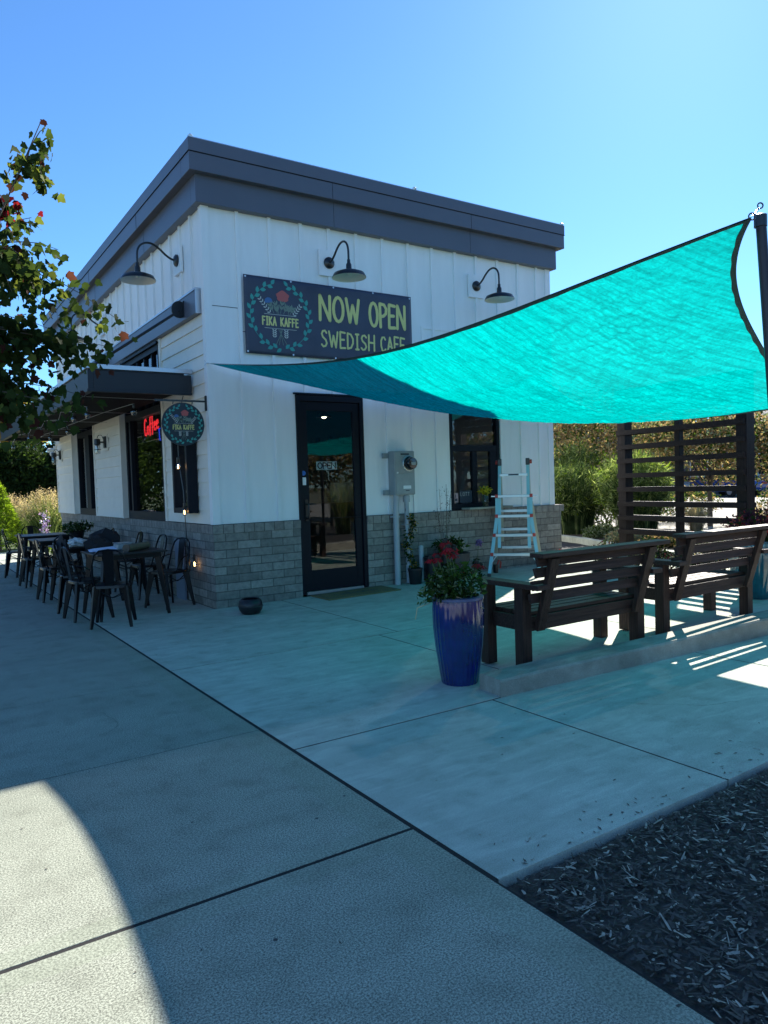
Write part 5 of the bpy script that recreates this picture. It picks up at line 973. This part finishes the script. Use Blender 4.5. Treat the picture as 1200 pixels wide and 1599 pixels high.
# ================================================================ vegetation
def tree(name, label, cat, base, h, cr, n, size, mats, wts, trunk_r=.12, group=None, crown_z=.55, lobes=9, forks=6, shape=RH):
    t = thing(name, label, cat, base, group); b = Vector(base); top = b + Vector((0, 0, h * crown_z))
    m_ = MB(); m_.tube([b, b + Vector((.03, .02, h * .25)), top], trunk_r, 10, trunk_r * .5)
    pts = []
    for k in range(lobes):
        a_ = 2 * math.pi * k / lobes + rng.uniform(-.4, .4); el = rng.uniform(-.5, 1.0); d = Vector((math.cos(a_) * math.cos(el) * cr[0], math.sin(a_) * math.cos(el) * cr[1], math.sin(el) * cr[2])) * rng.uniform(.45, .72); c = top + Vector((0, 0, cr[2] * .35)) + d
        if k < forks * 2: m_.tube([top - Vector((0, 0, h * .08 * (k % 3))), (top + c) / 2 + Vector((0, 0, -.05 * h)), c], trunk_r * .4, 6, trunk_r * .12)
        pts.append(blob_pts(c, (cr[0] * .5, cr[1] * .5, cr[2] * .42), n // (lobes + 2), .35, .5))
    pts.append(blob_pts(top + Vector((0, 0, cr[2] * .35)), (cr[0] * .7, cr[1] * .7, cr[2] * .7), 2 * n // (lobes + 2), .4, .5))
    m_.build('trunk', 'bark', t); leaves('crown', np.concatenate(pts), size, mats, wts, t, shape)
    return t
def bush(name, label, cat, c, r, n, size, mats, wts, group=None, up=None):
    t = thing(name, label, cat, (c[0], c[1], c[2] - r[2]), group); P = blob_pts(c, r, n, .35, .45); P = P[P[:, 2] > c[2] - r[2] * .95]
    leaves('foliage', P, size, mats, wts, t, up=up); m_ = MB()
    for k in range(5): a_ = k * 1.3; m_.tube([(c[0] + .06 * math.cos(a_), c[1] + .06 * math.sin(a_), c[2] - r[2] * 1.0), (c[0] + r[0] * .6 * math.cos(a_), c[1] + r[1] * .6 * math.sin(a_), c[2] + r[2] * .4)], .012, 5, .004)
    m_.build('stem', 'twig', t); return t
def grass(name, label, base, h, n, spread, mats, wts, width=.012, rb=.25, plume=None, group=None, arch=.6):
    t = thing(name, label, 'ornamental grass', base, group); blades('blades', base, h, n, spread, width, mats, wts, t, arch, rb)
    if plume:
        pn, ph, pm = plume; m2 = MB(); a_ = rng.uniform(0, 2 * math.pi, pn); sp = spread * rng.uniform(.15, .95, pn); P = []
        for k in range(pn):
            d = np.array((math.cos(a_[k]), math.sin(a_[k]), 0)); bs = np.array(base) + d * rb * .5; hh = ph * rng.uniform(.8, 1.05) * (1 - .35 * (sp[k] / spread) ** 2); tip = np.array(base) + d * sp[k] + np.array((0, 0, hh)); st = bs + (tip - bs) * .8
            q = np.linspace(0, 1, 9)[:, None]; P.append(st + (tip - st) * q + rng.normal(0, .008, (9, 3)))
        P = np.concatenate(P); leaves('plumes', P, .045, pm, [1] * len(pm), t, up=(0, 0, 0))
    return t
# near maple at the left
mp_ = thing('maple_tree', 'street maple with dark green, yellow and red leaves reaching over the pavement', 'tree', (-4.9, -1.2, -.04))
TW = [[-2.06, -2.32, 4.27], [-2.08, -2.09, 4.11], [-2.07, -2.23, 3.86], [-2.25, -1.94, 4.03], [-2.31, -1.9, 3.68], [-2.2, -2.38, 3.55], [-2.28, -2.38, 3.25], [-2.1, -1.91, 3.2], [-2.02, -2.37, 3.34], [-2.33, -2.2, 3.0], [-2.09, -1.81, 3.06], [-1.93, -2.29, 2.97], [-2.21, -1.86, 2.78], [-2.03, -2.24, 2.73], [-1.8, -2.27, 2.64], [-1.68, -2.7, 2.77], [-1.7, -2.35, 2.63], [-1.86, -2.07, 2.56], [-2.29, -2.04, 2.44], [-2.15, -1.98, 2.3], [-2.34, -1.92, 2.15], [-2.06, -2.54, 2.09], [-1.83, -2.19, 2.24], [-2.18, -2.09, 2.08], [-2.43, -2.11, 2.52], [-2.47, -2.29, 2.1], [-2.35, -1.71, 3.32], [-2.4, -1.94, 3.85], [-2.18, -1.97, 2.58], [-2.31, -1.75, 2.87]]
m_ = MB(); m_.tube([(-4.9, -1.2, -.04), (-4.85, -1.2, 1.2), (-4.7, -1.3, 2.4), (-4.55, -1.4, 4.2), (-4.5, -1.4, 6)], .10, 12, .03)
hubs = [Vector((-2.50, -2.05, 3.35)), Vector((-2.75, -2.0, 2.75)), Vector((-2.8, -2.0, 2.25))]; roots = [Vector((-4.6, -1.35, 2.6)), Vector((-4.68, -1.3, 2.3)), Vector((-4.75, -1.25, 1.9))]
for hb, rt in zip(hubs, roots): m_.tube([rt, (rt * 2 + hb) / 3 + Vector((0, 0, .16)), (rt + hb * 2) / 3 + Vector((0, 0, .10)), hb], .035, 8, .014)
m_.tube([hubs[0], (-2.35, -2.1, 3.7), (-2.2, -2.2, 4.05), (-2.08, -2.3, 4.34)], .008, 6, .003)
LP = []
for p in TW:
    p = Vector(p); hb = min(hubs, key=lambda q: (q - p).length); spine = [hb, Vector((-2.35, -2.1, 3.7)), Vector((-2.2, -2.2, 4.0))]
    if p.z > 3.5: hb = min(spine, key=lambda q: (q - p).length + .6 * max(0, q.z - p.z + .1))
    kn = hb + (p - hb) * .5 + Vector((0, 0, rng.uniform(.02, .12)))
    m_.tube([hb, hb + (kn - hb) * .5 + Vector((0, 0, .03)), kn, (kn + p) / 2 + Vector((0, 0, .02)), p], .006, 6, .002); n = 78 if p.z < 3.1 else (40 if p.z < 3.95 else 30)
    for k in range(n):
        q = rng.uniform(.25, 1.03); s = kn + (p - kn) * (q * 2 - 1) if q > .5 else hb + (kn - hb) * (q * 2); LP.append(np.array(s) + rng.normal(0, .075 if p.z < 3.1 else .045, 3) + (0, 0, -.04))
for c, n in (((-3.4, -1.7, 4.2), 520), ((-3.3, -1.8, 2.9), 620), ((-3.2, -1.9, 2.4), 300), ((-4.4, -1.3, 5.2), 700), ((-5.3, -1.0, 4.0), 700)): LP += list(blob_pts(c, (.75, .8, .7), n, .2))
LP = np.array(LP)
LP = LP[~((LP[:, 0] > -2.55) & (LP[:, 1] < -3.0))]
def mw(P):
    r_ = rng.uniform(size=len(P)); z = P[:, 2]; idx = np.where(r_ < .84, 0, np.where(r_ < .93, 1, 3)); idx = np.where((z > 3.45) & (r_ > .62) & (r_ < .90), 1, idx); idx = np.where((np.abs(z - 3.72) < .16) & (P[:, 0] < -2.15) & (P[:, 0] > -2.7) & (r_ > .55), 2, idx); return idx  # extra yellow-green leaves up high: sunlit crown top put into the leaf colour
for q in ((-2.31, -1.95, 3.62), (-2.28, -2.0, 3.72), (-2.35, -1.9, 3.50)): LP = np.concatenate([LP, np.array(q) + rng.normal(0, .045, (4, 3))])
m_.build('trunk', 'bark', mp_); leaves('crown', LP, .070, ['gmaple', 'ymaple', 'rmaple', 'bmaple'], mw, mp_, MAPLE, droop=True, sv=.3)

# behind on the left
for k, (x, y, s) in enumerate([(-4.5, 26, 1.0), (-1.8, 25, 1.1), (1.0, 25.5, 1.0), (3.6, 26, 1.05)]):
    bush('evergreen_hedge_tree', ['dark dense evergreen beyond the pavement at the far left edge', 'dark dense evergreen second from the left behind the bright conifer', 'dark dense evergreen behind the pink plumed fountain grass', 'dark dense evergreen beside the far building corner'][k], 'evergreen', (x, y, 1.9 * s), (2.0, 1.6, 2.1 * s), 15000, .21, ['g2', 'g1'], [.85, .15], 'evergreens behind the cafe')
tree('golden_tree', 'golden leaved tree rising behind the evergreens', 'tree', (1.6, 31, 0), 7.2, (2.2, 2.0, 2.0), 7000, .2, ['gold', 'br2', 'g3'], [.5, .3, .2])
tree('tan_autumn_tree', 'tan autumn tree beside the golden tree behind the canopy', 'tree', (-1.6, 32, 0), 7.0, (2.2, 2.0, 1.9), 6000, .2, ['br2', 'gold', 'g1'], [.4, .3, .3])
t = thing('bright_conifer', 'bright lime green pointed conifer at the left edge beyond the tables', 'conifer', (-1.0, 13.0, 0)); n = 7000; hz = rng.uniform(0, 1, n) ** .8; a_ = rng.uniform(0, 6.283, n); rr = (1 - hz) ** .75 * .62 * rng.uniform(.75, 1.08, n) * (1 + .12 * np.sin(a_ * 5 + hz * 9)); P = np.stack([-1.0 + rr * np.cos(a_), 13.0 + rr * np.sin(a_), .05 + hz * 1.75], 1)
leaves('foliage', P, .09, ['g3', 'g1'], [.85, .15], t, up=(0, 0, .0), shape=np.array([(0, 0), (.4, .16), (1, 0), (.4, -.16)])); MB().tube([(-1.0, 13.0, -.05), (-1.0, 13.0, 1.5)], .04, 8, .01).build('trunk', 'bark', t)
grass('fountain_grass', 'tall fountain grass with pale pink plumes beside the far building corner', (.25, 13.6, .0), 1.25, 1500, .85, ['gg', 'gy', 'gd'], [.4, .3, .3], .012, .35, (420, 1.62, ['straw', 'straw', 'br2']), 'fountain grasses behind the cafe')
grass('fountain_grass', 'smaller fountain grass with pale plumes between the conifer and the corner', (-.15, 16.5, .0), 1.05, 1000, .6, ['gg', 'gy', 'gd'], [.4, .3, .3], .012, .3, (200, 1.5, ['straw']), 'fountain grasses behind the cafe')
t = thing('purple_flower_spike', 'tall purple and white flower spike by the far corner of the wall', 'flower', (-.26, 10.7, 0)); MB().tube([(-.26, 10.7, -.03), (-.26, 10.7, .7)], .008, 6).build('stem', 'stem', t); P = np.stack([rng.normal(-.26, .05, 150), rng.normal(10.7, .05, 150), rng.uniform(.42, 1.02, 150)], 1); leaves('petals', P, .06, ['purp', 'lampin'], [.7, .3], t); leaves('foliage', blob_pts((-.2, 10.7, .25), (.25, .2, .25), 400, .2), .08, ['g1', 'g3'], [.6, .4], t)
MB().box(-1.37, 6, 12.61, 24, -.05, .01).build('far_turf', 'lawn', kind='structure')
# planting bed on the right
GR = [((9.6, 3.0, .15), 1.5, 2600, .95, 'tall arching maiden grass beside the far right wall corner'), ((9.6, 1.3, .15), 1.7, 2400, .95, 'tall maiden grass between the corner clump and the slatted screen'),
      ((10.8, 4.0, .15), 2.0, 2200, 1.0, 'taller maiden grass at the back of the bed behind the corner clump'), ((8.6, -3.9, .15), 1.75, 2600, .95, 'tall arching maiden grass at the right of the slatted screen'), ((9.8, -2.5, .15), 1.8, 1800, .9, 'maiden grass seen low through the right half of the screen')]
for p, h, n, s, lb in GR:
    gt = grass('maiden_grass', lb, p, h * .85, n, s, ['gg', 'gy', 'gd'], [.3, .1, .6], .016, .4, None, 'maiden grasses in the planting bed', .95)
    P = blob_pts((p[0], p[1], p[2] + h * .62), (s * .85, s * .85, h * .42), 6500, .5, .25); leaves('leaf_tips', P, .15, ['gy', 'gg', 'g1', 'g3'], [.3, .3, .3, .1], gt, shape=np.array([(0, 0), (.4, .06), (1, 0), (.4, -.06)]), up=(0, 0, .3))
for p, lb in (((10.6, -.6, .15), 'straw coloured low grass seen through the screen, left clump'), ((11.2, -1.4, .15), 'straw coloured low grass seen through the screen, middle clump'), ((10.9, .8, .15), 'straw coloured low grass beside the screen post')): grass('feather_grass', lb, p, .62, 900, .4, ['straw', 'br2'], [.7, .3], .006, .12, None, 'feather grasses behind the screen')
LS = [((8.95, 1.75, .30), (.42, .3, .16), ['g4', 'g1'], 'pale sage groundcover just behind the kerb, nearest the wall'), ((8.45, .72, .30), (.40, .3, .15), ['g4', 'br2'], 'silvery low groundcover behind the kerb, left of the screen'), ((7.95, -.5, .30), (.38, .35, .16), ['g2', 'br'], 'brownish green groundcover at the foot of the screen'), ((7.8, -1.5, .32), (.35, .5, .2), ['g2', 'g1'], 'dark green groundcover behind the screen centre'), ((7.8, -2.7, .32), (.4, .5, .2), ['g1', 'g4'], 'mid green groundcover behind the right of the screen')]
for c, r_, ms, lb in LS: bush('groundcover_shrub', lb, 'shrub', c, r_, 1500, .055, ms, [.6, .4], 'low shrubs behind the kerb')
for c, lb in (((5.75, -1.2, .27), 'low clipped dark hedge plant between the benches and the screen, left one'), ((5.75, -1.95, .27), 'low clipped dark hedge plant in front of the screen centre'), ((5.8, -2.7, .27), 'low clipped dark hedge plant in front of the right screen post')): bush('low_hedge_plant', lb, 'shrub', c, (.3, .42, .2), 2200, .04, ['g2', 'plum', 'br2'], [.6, .25, .15], 'low hedge plants before the screen')
TR_ = [((12.4, 5.0, .1), 4.3, (2.2, 2.2, 1.9), 'copper leaved tree beside the far right corner of the cafe'), ((14.2, 2.6, .1), 3.9, (2.0, 2.2, 1.6), 'copper leaved tree seen through the left half of the screen'), ((15.0, .2, .1), 3.2, (1.8, 1.8, 1.35), 'copper leaved tree seen through the middle of the screen'), ((16.5, -2.2, .1), 3.4, (1.8, 2.0, 1.3), 'smaller copper leaved tree at the right edge beyond the maiden grass')]
for p, h, cr, lb in TR_: tree('copper_leaf_tree', lb, 'tree', p, h, cr, 13000, .10, ['br', 'br2', 'g1', 'g4'], [.34, .20, .28, .18], .07, 'copper leaved trees beyond the screen', .38, 14)
bush('yellow_green_shrub', 'yellow green shrub glowing behind the maiden grass by the corner', 'shrub', (11.0, 3.4, 1.0), (1.1, 1.0, .95), 4000, .09, ['g3', 'gy', 'br2'], [.4, .4, .2])
# far buildings on the right
def house(label, x, y, w_, d_, h, rh, cat='building', name='distant_building'):
    t = thing(name, label, cat, (x, y, 0)); MB().box(x, x + w_, y, y + d_, -.1, h).build('wall', 'bwall', t)
    m_ = MB().add([(x - .4, y - .4, h), (x + w_ + .4, y - .4, h), (x + w_ + .4, y + d_ + .4, h), (x - .4, y + d_ + .4, h), (x + .3 * w_, y + d_ / 2, h + rh), (x + .7 * w_, y + d_ / 2, h + rh)], [(0, 1, 5, 4), (1, 2, 5), (2, 3, 4, 5), (3, 0, 4), (3, 2, 1, 0)]); m_.build('roof', 'roofd', t)
    for k in range(4):
        yk = y + d_ * (k + .3) / 4; f_ = MB().box(x - .06, x, yk, yk + 1.3, 1.2, 2.6).build('window', 'lampin', t); MB().box(x - .08, x - .061, yk + .1, yk + 1.2, 1.3, 2.5).build('pane', 'cglass', f_)
    return t
house('dark grey building with low hipped roof above the copper trees', 40, 14, 12, 9, 4.3, 1.3); house('dark building seen past the far right corner of the cafe', 27, 19, 10, 8, 4.6, .9)
# parked cars
def car(label, x, y, rz, m):
    t = thing('parked_car', label, 'car', (0, 0, 0), 'cars parked beyond the planting bed')
    secs = [(-2.15, .45, .72), (-2.05, .32, .86), (-1.3, .28, .95), (1.5, .28, .95), (2.05, .32, .88), (2.2, .45, .70)]; V = []
    for (x_, zb, zt) in secs:
        for y_, z in ((-.82, zb), (-.9, (zb + zt) / 2), (-.84, zt), (.84, zt), (.9, (zb + zt) / 2), (.82, zb)): V.append((x_, y_, z))
    n = len(secs); MB().add(V, [(i * 6 + k, i * 6 + (k + 1) % 6, (i + 1) * 6 + (k + 1) % 6, (i + 1) * 6 + k) for i in range(n - 1) for k in range(6)] + [tuple(range(6))[::-1], tuple((n - 1) * 6 + k for k in range(6))]).build('body', m, t, bevel=.05)
    cs = [(-1.75, .95, .80), (-1.15, 1.42, .64), (.35, 1.45, .64), (1.15, .95, .78)]; V = []
    for (x_, z, yw) in cs: V += [(x_, -yw, z), (x_, yw, z)]
    V += [(-1.75, -.80, .94), (-1.75, .8, .94), (1.15, -.78, .94), (1.15, .78, .94)]
    MB().add(V, [(0, 2, 3, 1), (4, 6, 7, 5), (0, 6, 4, 2), (1, 3, 5, 7)]).build('windows', 'cglass', t)
    MB().add([(-1.15, -.65, 1.425), (.35, -.65, 1.455), (.35, .65, 1.455), (-1.15, .65, 1.425), (-1.1, -.6, 1.47), (.3, -.6, 1.49), (.3, .6, 1.49), (-1.1, .6, 1.47)], [(4, 5, 6, 7), (0, 1, 5, 4), (1, 2, 6, 5), (2, 3, 7, 6), (3, 0, 4, 7)]).build('roof', m, t)
    for wx in (-1.35, 1.35):
        for s in (-1, 1):
            wo = MB().lathe([(.33, -.1), (.33, .1)], 24).xf(lambda p: Vector((wx + p.x, s * .82 + p.z, .33 + p.y))).build('wheel', 'tyre', t); MB().lathe([(.2, 0), (.2, .02)], 20).xf(lambda p: Vector((wx + p.x, s * (.92 + p.z), .33 + p.y))).build('rim', 'silver', wo)
    for s in (-1, 1): MB().box(-2.17, -2.08, s * .65 - .15, s * .65 + .15, .66, .8).build('tail_light', 'taill', t); MB().box(2.08, 2.19, s * .62 - .18, s * .62 + .18, .66, .78).build('headlight', 'lampin', t)
    t.location = (x, y, .1); t.rotation_euler = (0, 0, R(rz)); return t
for k, (x, y, lb) in enumerate(((15.5, 4.2, 'rounded olive shrub beyond the screen, left of the parked cars'), (17.0, 2.0, 'rounded olive shrub beyond the screen centre'), (17.2, .2, 'rounded olive shrub beyond the right half of the screen'))): bush('parking_shrub', lb, 'shrub', (x, y, .55), (1.2, .8, .55), 2600, .08, ['g1', 'g2', 'br'], [.4, .35, .25], 'shrubs along the car park')
car('blue parked car seen through the screen slats', 36.0, 15.5, 70, 'bluec'); car('silver parked car seen through the screen slats beside the blue one', 38.5, 21.5, 72, 'silver'); car('dark blue parked car farther right through the screen', 33, 8.2, 68, 'bluec')
# across the street and behind the camera: mirrored in the glass
AC = [((-6.4, 21.5, 0), 6.0), ((-10.5, 29, 0), 9.5), ((-5.6, 30, 0), 8.5), ((-15, 40, 0), 11), ((-22, 4, 0), 9), ((-9.5, 46, 0), 11)]
for k, (p, h) in enumerate(AC): tree('roadside_tree', 'broad green street tree mirrored in the side windows, ' + ['nearest one', 'second one', 'one on the verge', 'fourth one', 'one by the cafe front', 'farthest one'][k], 'tree', p, h, (3.0, 3.0, 3.0), 11000, .24, ['g1', 'g2', 'gd'], [.5, .3, .2], .2, 'trees across the street', .34)
bush('mirrored_hedge', 'long dark hedge beyond the street trees, mirrored in the side windows', 'hedge', (-9.5, 52, 2.0), (9, 1.6, 2.4), 9000, .3, ['g2', 'g1'], [.7, .3])
for k, (x, y) in enumerate([(-6.8, 24), (-9.0, 25), (-12, 34)]): bush('roadside_shrub', 'round green shrub on the lawn across the street, ' + ['nearest', 'middle', 'farthest'][k], 'shrub', (x, y, .5), (1.0, 1.0, .6), 1300, .13, ['g1', 'g3'], [.7, .3], 'shrubs across the street')
for k, (x, y) in enumerate([(9, -13), (4, -17), (13, -9), (-1, -21), (10, -19)]): tree('southern_tree', 'autumn tree beyond the bark bed behind the benches, ' + ['first', 'second', 'third', 'fourth', 'fifth'][k], 'tree', (x, y, -.1), 4.2, (2.2, 2.2, 1.7), 3200, .17, ['br', 'br2', 'g1'], [.35, .25, .4], .09, 'trees south of the bark bed', .4)
for k, (x, y) in enumerate([(6, -10.5), (7.5, -9.5), (4.5, -11.5), (2.5, -12)]): grass('maiden_grass', 'maiden grass clump south of the bark bed, ' + ['first', 'second', 'third', 'fourth'][k], (x, y, -.05), 1.5, 900, .8, ['gg', 'gy', 'straw'], [.4, .3, .3], .02, .3, None, 'maiden grasses south of the bark bed')
